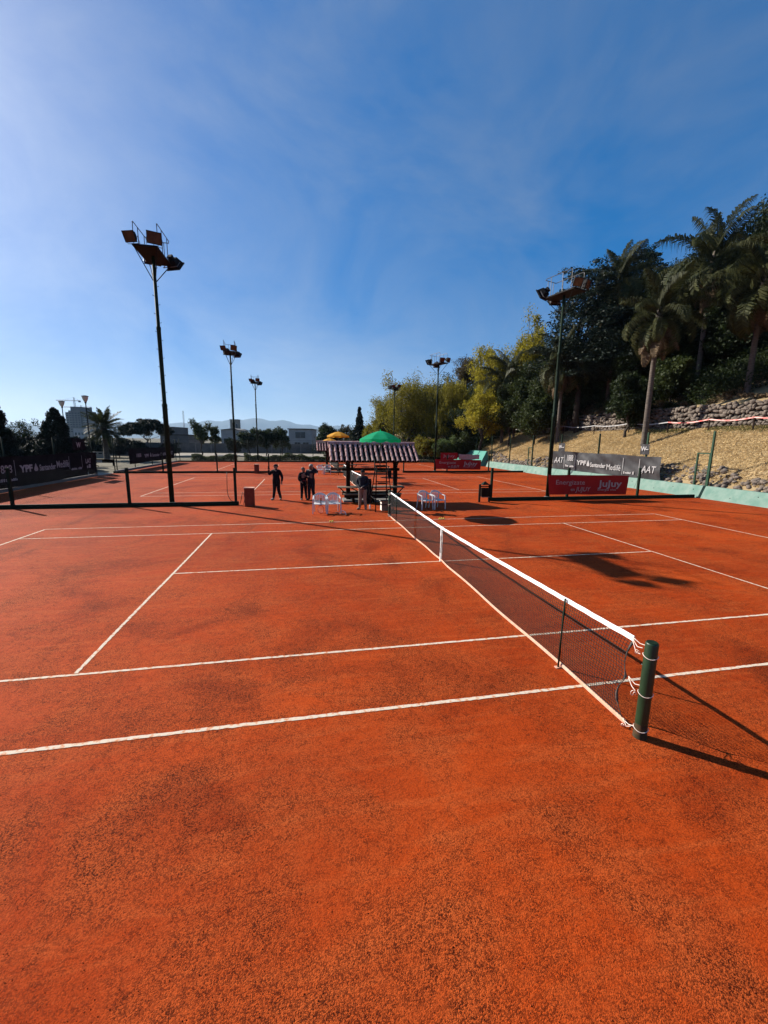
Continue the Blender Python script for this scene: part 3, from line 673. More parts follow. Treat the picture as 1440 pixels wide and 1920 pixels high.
def make_umbrella(label, loc, m, tilt=0.0, r=0.95, base=1.70, top=3.48):
    root = thing('umbrella', label, 'umbrella', loc, group='sun umbrellas over the umpire chairs')
    MB().tube([(0, 0, base-loc[2]), (0, 0, top-loc[2])], 0.019, 10).build('pole', 'grey_metal', root, smooth=True)
    N_ = 8; Z = top-loc[2]; hgt = 0.36; mbc = MB(); rows = []
    for k, t in enumerate(np.linspace(0.02, 1, 9)):
        row = []
        for j in range(N_*6+1):
            a = 2*math.pi*j/(N_*6); sag = abs(math.sin(a*N_/2))
            rr = r*t*(1-0.045*sag*t); z = Z-hgt*(t**1.5)-0.028*sag*t*t*(1.2-t)*3
            row.append((rr*math.cos(a), rr*math.sin(a), z))
        rows.append(row)
    mbc.sheet([row[::-1] for row in rows]); can = mbc.build('canopy', m, root, smooth=False)
    v = MB(); last = rows[-1]; v.sheet([last, [(x*1.008, y*1.008, z-0.12-0.02*math.sin(j*1.57)) for j, (x, y, z) in enumerate(last)]]); v.build('valance', m, can)
    for j in range(N_):
        a = 2*math.pi*j/N_
        MB().tube([(0.02*math.cos(a), 0.02*math.sin(a), Z-0.03), (0.5*r*math.cos(a), 0.5*r*math.sin(a), Z-hgt*0.5**1.5-0.02), (0.98*r*math.cos(a), 0.98*r*math.sin(a), Z-hgt-0.012)], 0.006, 5).build('rib', 'grey_metal', root)
        MB().tube([(0.02*math.cos(a), 0.02*math.sin(a), Z-0.55), (0.5*r*math.cos(a), 0.5*r*math.sin(a), Z-hgt*0.5**1.5-0.025)], 0.005, 5).build('stretcher', 'grey_metal', root)
    MB().lathe([(0.03, -0.02), (0.022, 0.03), (0.008, 0.06), (0, 0.07)], 10, c=(0, 0, Z)).build('finial', m, root)
    root.rotation_euler = (tilt, 0, 0.2)
    return root
make_umpire('tall dark umpire chair with ladder beside the far post of nearest net', (0.0, 13.75, 0))
make_umpire('umpire chair of the second court, mostly hidden behind the near tiled roof', (0.0, 13.75+COURT_Y[1], 0))
make_umpire('umpire chair of the farthest court, hidden behind the shelters', (0.0, 13.75+COURT_Y[2]-0.2, 0))
make_umbrella('green sun umbrella over the nearest umpire chair', (-0.05, 13.85, 1.68), 'umbrella_green')
q = at_y(634, 812, 32.9)
make_umbrella('larger looking yellow umbrella behind the left end of near tiled roof', (q[0], 32.9, 1.68), 'umbrella_yellow', r=1.02, top=float(q[2])+0.12)
q = at_y(618, 824, 51.8)
make_umbrella('smaller looking yellow umbrella peeking above the farther tiled roof', (q[0], 51.8, 1.68), 'umbrella_yellow', r=1.05, top=float(q[2])+0.16)

# ------------------------------------------------------------------ plastic chairs and small things at the net
def make_chair(label, loc, rotz):
    root = thing('plastic_chair', label, 'chair', loc, rotz, group='white plastic armchairs')
    # seat, dished
    g_ = [[(x*(0.235+0.02*(-y)), y, 0.43-0.018*(1-(x)**2)*(1-abs(y)/0.3)-(0.02 if y < -0.2 else 0)) for x in np.linspace(-1, 1, 9)] for y in np.linspace(-0.24, 0.20, 8)]
    MB().slab(g_, (0, 0, -1), 0.02).build('seat', 'plastic_white', root, smooth=True)
    # backrest: a curved shell with an arched top, vertical slots between slats
    def back_pt(u, v):   # u -1..1 across, v 0..1 up
        ztop = 0.83-0.10*abs(u)**2.6; z = 0.44+(ztop-0.44)*v
        w = 0.19+0.07*v; return (u*w, 0.19+0.10*v-0.09*u*u*v-0.04*u*u, z)
    bk = MB()
    us = np.linspace(-1, 1, 15)
    bk.slab([[back_pt(u, v) for u in us] for v in np.linspace(0.78, 1, 4)], (0, 1, 0), 0.014)
    for i in range(0, 14, 2):
        bk.slab([[back_pt(u, v) for u in (us[i], us[i]+0.115)] for v in np.linspace(0, 0.79, 6)], (0, 1, 0), 0.012)
    bk.slab([[back_pt(u, v) for u in us] for v in (0.0, 0.12)], (0, 1, 0), 0.014)
    bk.build('backrest', 'plastic_white', root, smooth=False)
    for s in (-1, 1):
        MB().slab([[(s*0.265+s*a, y, z) for a in (-0.025, 0.028)] for y, z in ((0.26, 0.72), (0.16, 0.685), (0.02, 0.66), (-0.12, 0.65), (-0.21, 0.635), (-0.25, 0.60))], (0, 0, -1), 0.022).build('armrest', 'plastic_white', root, smooth=False)
        MB().tube([(s*0.265, -0.25, 0.61), (s*0.27, -0.255, 0.40), (s*0.285, -0.275, 0.0)], [0.030, 0.032, 0.022], 6).build('leg', 'plastic_white', root)
        MB().tube([(s*0.235, 0.27, 0.70), (s*0.225, 0.24, 0.42), (s*0.24, 0.33, 0.0)], [0.026, 0.030, 0.022], 6).build('leg', 'plastic_white', root)
    return root
make_chair('white plastic armchair with a pink racket leaning on it, leftmost', (-2.78, 13.02, 0), math.radians(-4))
make_chair('white plastic armchair between the racket chair and man in cap', (-2.20, 13.06, 0), math.radians(3))
make_chair('white plastic armchair in shade right of net, nearer the net', (1.98, 13.48, 0), math.radians(12))
make_chair('white plastic armchair in shade right of net, nearer the bin', (2.58, 13.52, 0), math.radians(14))
c_ = at_z(603, 890, 0); make_chair('small looking white chair by the farther shelter post, left one', (c_[0]-0.1, 33.1, 0), 0.1)
c_ = at_z(617, 890, 0); make_chair('small looking white chair by the farther shelter post, right one', (c_[0]-0.1, 33.1, 0), -0.1)

def make_racket(label, loc, rot, m):
    root = thing('tennis_racket', label, 'racket', loc, group='rackets')
    fr_ = MB(); fr_.tube([(0.125*math.cos(a), 0, 0.50+0.17*math.sin(a)) for a in np.linspace(0, 2*math.pi, 33)], 0.011, 6, cap=False)
    fr_.tube([(-0.06, 0, 0.35), (-0.02, 0, 0.26), (0, 0, 0.22)], 0.010, 6); fr_.tube([(0.06, 0, 0.35), (0.02, 0, 0.26), (0, 0, 0.22)], 0.010, 6)
    fr_.build('frame', m, root, smooth=True)
    s = MB()
    for i in range(-6, 7):
        x = i*0.018; hh = 0.17*math.sqrt(max(0, 1-(x/0.125)**2)); s.tube([(x, 0, 0.5-hh), (x, 0, 0.5+hh)], 0.0012, 3)
    for i in range(-8, 9):
        z = i*0.019; hh = 0.125*math.sqrt(max(0, 1-(z/0.17)**2)); s.tube([(-hh, 0.001, 0.5+z), (hh, 0.001, 0.5+z)], 0.0012, 3)
    s.build('strings', 'string_white', root)
    MB().tube([(0, 0, 0.23), (0, 0, 0.0)], 0.017, 8).build('grip', 'rubber_black', root)
    root.rotation_euler = rot
    return root
make_racket('pink tennis racket standing head down against leftmost white chair', (-2.74, 12.78, 0.66), (math.radians(180+14), 0, math.radians(4)), 'racket_pink')
make_racket('pale racket lying under the second white chair', (-2.12, 12.98, 0.02), (math.radians(90), math.radians(90), math.radians(35)), 'canvas_white')

root = thing('cardboard_box', 'open brown carton with white side under the umpire chair', 'box', (0.12, 13.42, 0))
for c, d, m, nm in (((0, -0.16, 0.20), (0.36, 0.012, 0.40), 'cardboard', 'front'), ((0, 0.16, 0.20), (0.36, 0.012, 0.40), 'cardboard', 'rear'), ((-0.186, 0, 0.20), (0.012, 0.332, 0.40), 'carton_white', 'side'), ((0.186, 0, 0.20), (0.012, 0.332, 0.40), 'cardboard', 'side'), ((0, 0, 0.008), (0.36, 0.30, 0.014), 'cardboard', 'bottom')):
    MB().box(c, d).build(nm, m, root)
MB().beam((-0.1, -0.17, 0.40), (-0.1, -0.25, 0.44), 0.34, 0.008).build('flap', 'cardboard', root)
MB().beam((-0.19, 0, 0.40), (-0.26, 0, 0.43), 0.28, 0.008).build('flap', 'carton_white', root)
# white shoes / bottle near the chair
root = thing('water_bottle', 'small white bottle on clay left of the umpire chair', 'bottle', (-0.52, 13.72, 0))
MB().lathe([(0.036, 0), (0.038, 0.02), (0.038, 0.15), (0.014, 0.20)], 12).build('body', 'plastic_white', root, smooth=True)
MB().lathe([(0.015, 0.20), (0.015, 0.225)], 10).build('cap', 'racket_pink', root)
root = thing('racket_bag', 'tall black racket bag standing behind the man in cap', 'bag', (-0.34, 15.35, 0))
MB().box((0, 0, 0.62), (0.34, 0.26, 1.20), taper=0.86).build('body', 'cloth_black', root, bevel=0.05)
MB().tube([(0.0, -0.13, 0.35), (0.02, -0.19, 0.6), (0.0, -0.12, 0.95)], 0.018, 6).build('strap', 'strap_grey', root)
MB().box((0, -0.135, 0.45), (0.24, 0.06, 0.45)).build('pocket', 'cloth_black', root, bevel=0.02)
def ball(loc, label):
    root = thing('tennis_ball', label, 'ball', loc, group='tennis balls on the far sideline')
    n = 10; v = MB(); v.lathe([(0.0335*math.sin(math.pi*k/n), 0.0335-0.0335*math.cos(math.pi*k/n)) for k in range(n+1)], 14, cap=False); o = v.build('felt', 'ball_yellow', root, smooth=True)
    MB().tube([(0.0338*math.cos(a)*math.cos(0.6*math.sin(2*a)), 0.0338*math.sin(a)*math.cos(0.6*math.sin(2*a)), 0.0335+0.0338*math.sin(0.6*math.sin(2*a))) for a in np.linspace(0, 6.283, 25)], 0.0012, 4, cap=False).build('seam', 'canvas_white', o)
for dx, dy, w in ((-0.06, 0.0, 'left'), (0.03, 0.04, 'right')): ball((-2.42+dx, 10.93+dy, 0.006), f'yellow tennis ball on line left of net, {w} of the pair')
for dx, dy, w in ((-0.07, 0.0, 'leftmost'), (0.02, 0.03, 'middle'), (0.10, -0.01, 'rightmost')): ball((1.90+dx, 10.92+dy, 0.006), f'yellow tennis ball on line right of net, {w} of three')

# ------------------------------------------------------------------ lettering
def text_part(txt, size, m, parent, origin, xdir, updir, off=0.012, bold=0.0, shear=0.0, width=None, name='lettering'):
    cu = bpy.data.curves.new('lettering', 'FONT'); cu.body = txt; cu.size = 1.0; cu.offset = bold; cu.shear = shear; cu.resolution_u = 3
    t = bpy.data.objects.new('tmp_text', cu); COL.objects.link(t)
    me = bpy.data.meshes.new_from_object(t); bpy.data.objects.remove(t); bpy.data.curves.remove(cu)
    co = np.empty(len(me.vertices)*3, dtype=np.float32); me.vertices.foreach_get('co', co); co = co.reshape(-1, 3)
    if len(co) == 0: return None
    w0 = co[:, 0].max()-co[:, 0].min(); h0 = co[:, 1].max()-co[:, 1].min(); co[:, 0] -= co[:, 0].min(); co[:, 1] -= max(co[:, 1].min(), -0.0) if co[:, 1].min() > 0 else 0
    sy = size; sx = (width/w0) if width else size
    X = np.array(xdir, float); X /= np.linalg.norm(X); U = np.array(updir, float); U /= np.linalg.norm(U); Nn = np.cross(X, U)
    W = np.array(origin)[None]+co[:, :1]*sx*X[None]+co[:, 1:2]*sy*U[None]+Nn[None]*off
    me.vertices.foreach_set('co', W.astype(np.float32).ravel()); me.materials.clear(); me.materials.append(MATS[m]); me.name = name; me.update()
    return obj(name, me, parent)

def cloth(name, p00, p10, p11, p01, nrm, m, parent, nu=40, nv=10, wr=0.02, seed=0):
    """banner cloth: corners bottom-left, bottom-right, top-right, top-left"""
    r = random.Random(seed); ph = [r.random()*6 for _ in range(8)]
    p00, p10, p11, p01, nrm = [Vector(p) for p in (p00, p10, p11, p01, nrm)]
    g_ = []
    for j in range(nv+1):
        v = j/nv; row = []
        for i in range(nu+1):
            u = i/nu
            p = p00*(1-u)*(1-v)+p10*u*(1-v)+p11*u*v+p01*(1-u)*v
            w = wr*(math.sin(u*22+v*5+ph[0])*0.5+math.sin(u*9-v*7+ph[1])*0.6+math.sin(u*47+v*13+ph[2])*0.25)
            p = p+nrm*w+Vector((0, 0, 0.02*math.sin(u*14+ph[3])*(1 if j in (0, nv) else 0.4)*min(1, wr*40)))
            row.append(p)
        g_.append(row)
    return MB().slab(g_, nrm, 0.003).build(name, m, parent, smooth=True)

# red banners on the low fences
def red_banner(label, y, x0, x1, z0, z1, seed):
    root = thing('red_banner', label, 'banner', (0, y, 0), group='red banners')
    cloth('cloth', (x0, 0, z0+0.02), (x1-0.06, 0, z0-0.04), (x1, 0, z1-0.06), (x0-0.12, 0, z1), (0, -1, 0), 'banner_red', root, wr=0.008, seed=seed)
    X, U = (1, 0, -0.012), (0, 0, 1); w = x1-x0
    text_part('Energizate', 0.36, 'letter_grey', root, (x0+0.07*w, -0.03, z0+0.56), X, U, width=0.36*w)
    text_part('en', 0.26, 'letter_grey', root, (x0+0.26*w, -0.03, z0+0.20), X, U)
    text_part('JUJUY', 0.34, 'letter_grey', root, (x0+0.32*w, -0.03, z0+0.18), X, U, shear=0.15)
    text_part('JuJuy', 0.50, 'letter_grey', root, (x0+0.60*w, -0.03, z0+0.42), X, U, bold=0.022, width=0.31*w)
    text_part('energía viva', 0.18, 'letter_grey', root, (x0+0.60*w, -0.03, z0+0.20), X, U, width=0.24*w)
    for xx in np.linspace(x0+0.05, x1-0.1, 7):
        MB().lathe([(0.008, -0.006), (0.022, -0.006), (0.022, 0.006), (0.008, 0.006)], 10, c=(xx, -0.006, z1-0.10)).build('eyelet', 'grey_metal', root)
red_banner('red banner with grey lettering on near fence, beside tall mast', 15.44, 9.55, 14.42, 0.30, 1.38, 3)
red_banner('red banner with grey lettering on the second fence, farther away', 34.58, 9.52, 14.30, 0.34, 1.33, 5)
# a second row of cloth behind the farther banner
p0, p1 = at_y(826, 861, 36.5), at_y(858, 849, 36.5)
b = thing('small_red_banner', 'small red cloth showing above the farther red banner', 'banner', (0, 36.5, 0))
cloth('cloth', (p0[0], 0, p0[2]), (p1[0], 0, p0[2]), (p1[0], 0, p1[2]), (p0[0], 0, p1[2]), (0, -1, 0), 'banner_red', b, wr=0.01, nu=14)
text_part('JuJuy', 0.40, 'letter_grey', b, (p0[0]+0.25, -0.02, p0[2]+0.22), (1, 0, 0), (0, 0, 1), width=(p1[0]-p0[0])*0.7)
p0, p1 = at_y(860, 861, 37.5), at_y(899, 852, 37.5)
b = thing('pale_banner', 'pale grey printed cloth right of small red cloth, below green slab', 'banner', (0, 37.5, 0))
cloth('cloth', (p0[0], 0, p0[2]), (p1[0], 0, p0[2]), (p1[0], 0, p1[2]-0.05), (p0[0], 0, p1[2]), (0, -1, 0), 'letter_grey', b, wr=0.03, nu=14)
for s_, xx in ((0.3, 0.1), (0.36, 0.9), (0.3, 1.6)):
    text_part('JuJ', s_, 'letter_white', b, (p0[0]+xx, -0.04, p0[2]+0.12), (1, 0, 0), (0, 0, 1), bold=0.02)

# grey tournament banner on the hillside fence; read from the courts, so its text runs towards -Y
def yat(px, py, X): return float(at_x(px, py, X)[1])
XB = 19.66
root = thing('grey_banner', 'long grey sponsor banner with white lettering on hillside fence', 'banner', (XB, 0, 0))
cloth('cloth', (0, 30.5, 0.50), (0, 18.55, 0.62), (0, 18.70, 2.24), (0, 30.65, 2.34), (-1, 0, 0), 'banner_grey', root, nu=140, nv=14, wr=0.036, seed=9)
def rtext(txt, px0, px1, z, size, bold=0.0, **k):
    a, b_ = yat(px0, 870, XB), yat(px1, 870, XB)
    text_part(txt, size, 'letter_white', root, (-0.06, a, z), (0, -1, 0), (0, 0, 1), bold=bold, width=abs(a-b_), **k)
def marks(parent, x, ya, yb, z, h_, n):
    # small print too far off to read: a row of short strokes
    rr = random.Random(int(abs(ya)*100)); st = (yb-ya)/n
    for i in range(n):
        w_ = abs(st)*rr.uniform(0.55, 0.9); hh = h_*rr.uniform(0.6, 1.0)
        MB().box((x, ya+st*(i+0.5), z+hh/2), (0.004, w_, hh)).build('print_mark', 'letter_white', parent)
def rmark(px0, px1, z, h_, n): marks(root, -0.072, yat(px0, 870, XB), yat(px1, 870, XB), z, h_, n)
rtext('AAT', 1040, 1057, 1.30, 0.72, 0.01, shear=0.25)
rtext('1888', 1064, 1075, 1.55, 0.72, 0.012)
rmark(1061, 1067, 1.02, 0.20, 5); rmark(1069, 1078, 1.00, 0.16, 6)
rtext('YPF', 1082, 1100, 1.28, 0.52, 0.03)
rtext('Santander', 1108, 1137, 1.20, 0.48, 0.02)
rtext('Medifé', 1139, 1166, 1.10, 0.60, 0.006)
rmark(1172, 1174, 0.92, 0.24, 1); rmark(1175, 1186, 0.94, 0.14, 7); rmark(1189, 1192, 0.92, 0.24, 2)
rtext('AAT', 1205, 1233, 1.15, 0.66, 0.006, shear=0.2)
a = yat(1104, 866, XB)
MB().slab([[(-0.055, a-0.12*w_, 1.22+zz) , (-0.055, a+0.12*w_, 1.22+zz)] for zz, w_ in ((0.0, 0.9), (0.08, 1.5), (0.2, 1.2), (0.32, 0.7), (0.48, 0.1))], (-1, 0, 0), 0.004).build('flame_logo', 'letter_white', root)
for px in (1058.5, 1079, 1169, 1200):
    y_ = yat(px, 870, XB); MB().box((-0.055, y_, 1.45), (0.004, 0.035, 1.2)).build('divider', 'letter_white', root)
def ring(parent, c, r, r2=0.02):
    MB().tube([(c[0], c[1]+r*math.cos(t), c[2]+r*math.sin(t)) for t in np.linspace(0, 6.283, 17)], r2, 5, cap=False).build('logo_ring', 'letter_white', parent)
ring(root, (-0.055, yat(1206, 870, XB), 1.18), 0.11); ring(root, (-0.055, yat(1041, 870, XB), 1.36), 0.11)
for px0, px1, pt_, pb, w in ((1200, 1219, 833, 852, 'right'), (1047, 1060, 831, 846, 'left')):
    a, b_ = at_x(px0, pb, XB), at_x(px1, pt_, XB)
    r_ = thing('small_grey_banner', f'small grey cloth tied to the hillside fence post, {w} one above long banner', 'banner', (XB, 0, 0), group='small grey cloths')
    cloth('cloth', (0, a[1], a[2]), (0, b_[1], a[2]), (0, b_[1], b_[2]), (0, a[1], b_[2]), (-1, 0, 0), 'banner_grey', r_, nu=10, nv=6, wr=0.02, seed=int(px0))
    text_part('W', 0.42, 'letter_white', r_, (-0.05, a[1]-0.08, (a[2]+b_[2])/2-0.1), (0, -1, 0), (0, 0, 1), bold=0.03)
    MB().box((-0.05, (a[1]*0.3+b_[1]*0.7), (a[2]+b_[2])/2), (0.004, abs(a[1]-b_[1])*0.5, 0.06)).build('underline', 'letter_white', r_)

# ------------------------------------------------------------------ green concrete kerb wall along the hill foot
root = thing('concrete_wall', 'low leaning concrete wall painted pale green along hill foot', 'wall', (0, 0, 0))
r = random.Random(4)
def wall_panel(y0, y1, x0=19.20, h0=0.70, lean=0.30, m='wall_green', holes=True):
    n = 8; prof = [(0, 0), (lean*0.5, h0*0.5), (lean, h0), (lean+0.16, h0+0.01), (lean+0.20, h0-0.4), (lean+0.25, 0)]
    k = MB(); rows = [[(x0+a, y0+(y1-y0)*i/n, b-0.02*(b < 0.01)+0.008*math.sin(i*2.2+y0)*(b > 0.3)) for a, b in prof] for i in range(n+1)]
    k.sheet([row[::-1] for row in rows]); k.add(rows[0], [(0, 1, 2, 3, 4, 5)][::1]); k.add(rows[-1], [(5, 4, 3, 2, 1, 0)])
    o = k.build('panel', m, root)
    if holes:
        for i in range(max(1, int(abs(y1-y0)/1.3))):
            yy = y0+0.5+i*1.3+r.uniform(-0.2, 0.2); hh = r.choice((0.22, 0.46))
            if min(y0, y1)+0.15 < yy < max(y0, y1)-0.15:
                a = x0+lean*hh/h0
                MB().tube([(a-0.012, yy, hh), (a+0.012, yy, hh-0.004)], r.uniform(0.020, 0.034), 9).build('drain_hole', 'hole_black', o)
y = -8.0
while y < 15.2:
    y2 = min(15.25, y+4.65); wall_panel(y+0.012, y2-0.012); y = y2
y = 15.40
while y < 43.6:
    y2 = min(44.0, y+4.75); wall_panel(y+0.012, y2-0.012, x0=19.20+0.0*y); y = y2
wall_panel(44.9, 49.4, x0=18.75, h0=1.92, lean=0.95, m='wall_green_clean', holes=False)
wall_panel(49.43, 54.5, x0=18.75, h0=1.92, lean=0.95, m='wall_green_clean', holes=False)

# hillside fence: tall posts, two small gate frames
root = thing('hillside_fence', 'tall dark green posts of the fence along hill foot', 'fence', (19.78, 0, 0))
for i, yy in enumerate((10.7, 15.42, 20.02, 24.7, 29.55, 34.3, 39.0, 43.6, 48.3, 53.0)):
    MB().box((0, yy, 2.1), (0.10, 0.10, 3.5)).build('post', 'frame_green' if i < 3 else 'dark_green_paint', root, bevel=0.006)
for zz in (1.6, 2.7, 3.75):
    MB().tube([(0, 8, zz), (0, 53, zz+0.02)], 0.0025, 4).build('strand_wire', 'grey_metal', root)
for ya, yb, w in ((16.25, 15.42, 'nearer'), (35.05, 34.3, 'farther')):
    r_ = thing('gate_frame', f'{w} open green gate frame beside a hillside fence post', 'gate frame', (19.78, 0, 0), group='green gate frames')
    MB().box((0, ya, 1.60), (0.08, 0.08, 2.0)).build('upright', 'frame_green', r_)
    MB().box((0, (ya+yb)/2+0.03, 2.575), (0.075, abs(ya-yb)+0.02, 0.07)).build('lintel', 'frame_green', r_)
    MB().box((0, (ya+yb)/2+0.01, 1.55), (0.03, abs(ya-yb)-0.1, 0.025)).build('crossbar', 'frame_green', r_)
    MB().box((0.0, yb+0.09, 1.60), (0.05, 0.05, 1.9)).build('hinge_stile', 'frame_green', r_)

# ------------------------------------------------------------------ stones
def stone_meshes(n):
    out = []
    for k in range(n):
        bm = bmesh.new(); bmesh.ops.create_cube(bm, size=2.0); bmesh.ops.subdivide_edges(bm, edges=bm.edges[:], cuts=1, use_grid_fill=True)
        rr = random.Random(k+50)
        for v in bm.verts:
            l = v.co.length; v.co = v.co.normalized()*(0.62*1.0+0.38*l/1.2)*(1+rr.uniform(-0.13, 0.13))
        me = bpy.data.meshes.new('stone'); bm.to_mesh(me); bm.free(); me.materials.append(MATS['stone'])
        me.polygons.foreach_set('use_smooth', [True]*len(me.polygons)); out.append(me)
    return out
STONES = stone_meshes(8)
def place_stones(root, items, keep=300):
    """items: (loc, (sx,sy,sz), euler); the largest-looking become parts, the rest one joined part"""
    items.sort(key=lambda it: (Vector(it[0])-Vector(CAM)).length/max(it[1]))
    for k, (l, s, e) in enumerate(items[:keep]):
        o = bpy.data.objects.new('stone', STONES[k % 8]); COL.objects.link(o); o.parent = root; o.location = l; o.scale = s; o.rotation_euler = e
    if len(items) > keep:
        V, Q, base = [], [], 0
        for k, (l, s, e) in enumerate(items[keep:]):
            me = STONES[k % 8]; M_ = Matrix.LocRotScale(Vector(l), __import__('mathutils').Euler(e), Vector(s))
            for v in me.vertices: V.append(tuple(M_ @ v.co))
            for p in me.polygons: Q.append([base+i for i in p.vertices])
            base += len(me.vertices)
        tag(obj('stone_fill', np_mesh('stone_fill', V, Q, 'stone', smooth=True), root), kind='stuff')
rs = random.Random(21)
def stone_wall(label, X, y0, y1, zf, h, setback, cat='stone wall', size=0.17):
    root = thing('stone_wall', label, cat, (0, 0, 0), group='stone terrace walls')
    k = MB(); n = int((y1-y0)/1.0)
    def xs(y, t): return X(y)+setback*t
    k.sheet([[(xs(y, t)+0.12, y, zf(y)-0.3+(h(y)+0.26)*t) for t in (1, 0)] for y in np.linspace(y0, y1, n)])
    k.sheet([[(xs(y, 1)+w_, y, zf(y)+h(y)-0.04) for w_ in (0.12, 1.0)][::-1] for y in np.linspace(y0, y1, n)]); k.build('core', 'mortar', root)
    items = []; y = y0
    rows = int(max(h(y0), h(y1))/(size*1.32))+1
    for j in range(rows):
        y = y0+rs.uniform(0, 0.2)
        while y < y1:
            a = size*rs.choice((0.6, 0.8, 1.0, 1.2, 1.55))*rs.uniform(0.9, 1.1); z = zf(y)-0.02+j*size*1.32+0.07*math.sin(y*1.9+j*2.1)+rs.uniform(-0.08, 0.08)
            t = (z-zf(y))/h(y)
            if t < 0.97:
                items.append(((xs(y, t)+0.05+rs.uniform(-0.04, 0.04), y+a*0.9, z+size*0.6), (size*0.85, a*1.0, size*rs.uniform(0.55, 1.05)), (rs.uniform(-0.5, 0.5), rs.uniform(-0.2, 0.2), rs.uniform(-0.25, 0.25))))
            y += a*1.85
    place_stones(root, items)
stone_wall('dry stone terrace wall of grey cobbles above the dry grass slope', lambda y: 26.0, 11.0, 38.4, lambda y: 4.30, lambda y: 1.66, 0.22)
root = thing('stone_rubble', 'bank of loose grey rubble stones just behind green wall', 'rubble', (0, 0, 0))
items = []
for k in range(900):
    yy = rs.uniform(5, 45.5); d = rs.uniform(0.02, 1.0)**0.9*1.25*(0.75+0.35*math.sin(yy*0.45)); s = rs.uniform(0.07, 0.19)
    x_ = foot_x(yy)+d
    items.append(((x_, yy, hill(x_, yy)+s*0.05), (s, s*rs.uniform(1.0, 1.5), s*rs.uniform(0.6, 0.9)), (rs.uniform(-0.5, 0.5), rs.uniform(-0.5, 0.5), rs.uniform(0, 6))))
place_stones(root, items)

# barrier tape on short stakes in front of the terrace wall
root = thing('barrier_tape', 'red and white barrier tape strung on short stakes along terrace wall', 'barrier tape', (0, 0, 0))
stk = [(25.3, yy) for yy in (14.0, 17.6, 20.6, 24.0, 28.0, 32.5, 37.5, 43.0, 48.0)]
for k, (x_, yy) in enumerate(stk):
    MB().box((x_, yy, hill(x_, yy)+0.40), (0.07, 0.07, 1.0)).build('stake', 'wood_dark', root)
for k in range(len(stk)-1):
    (xa, ya), (xb, yb) = stk[k], stk[k+1]; za, zb = hill(xa, ya)+0.85, hill(xb, yb)+0.85
    pts = [(xa+(xb-xa)*t-0.05, ya+(yb-ya)*t, za+(zb-za)*t-0.14*math.sin(math.pi*t)) for t in np.linspace(0, 1, 9)]
    MB().slab([[(x_, y_, z_-0.035) for x_, y_, z_ in pts], [(x_+0.02, y_, z_+0.035) for x_, y_, z_ in pts]], (-1, 0, 0), 0.002).build('tape', 'tape_red' if k < 3 else 'letter_white', root)

# ------------------------------------------------------------------ vegetation
def leaf_quads(C, l, w, A=None, rng=RNG, tilt=None):
    n = len(C); A = unit(n) if A is None else A/np.linalg.norm(A, axis=1)[:, None]
    B = np.cross(A, unit(n)); B /= np.linalg.norm(B, axis=1)[:, None]+1e-9
    l = np.broadcast_to(l, n)[:, None]*(0.6+0.8*rng.random((n, 1))); w = np.broadcast_to(w, n)[:, None]*(0.6+0.8*rng.random((n, 1)))
    V = np.stack([C-A*l/2, C+B*w/2+A*l*0.05, C+A*l/2, C-B*w/2+A*l*0.05], 1).reshape(-1, 3)
    return V, np.arange(4*n).reshape(n, 4)
def ellip(n, shell=0.55):
    return unit(n)*(shell+(1-shell)*RNG.random((n, 1)))*(0.82+0.18*RNG.random((n, 1)))
def limb_path(a, b, k=5, wob_=0.08):
    a, b = np.array(a, float), np.array(b, float); L_ = np.linalg.norm(b-a)
    return [tuple(a+(b-a)*t+RNG.normal(size=3)*L_*wob_*math.sin(math.pi*t)+np.array([0, 0, L_*0.08*math.sin(math.pi*t)])) for t in np.linspace(0, 1, k)]
def place(px, depth):
    p_ = at_d(px, 830, depth); x_, y_ = float(p_[0]), float(p_[1]); return x_, y_, max(0.0, hill(x_, y_)) if x_ > foot_x(y_) else 0.0
def ztop(px, py, depth): return float(at_d(px, py, depth)[2])
GROUP_HILL = 'trees on the hill'
DENS = 1.5
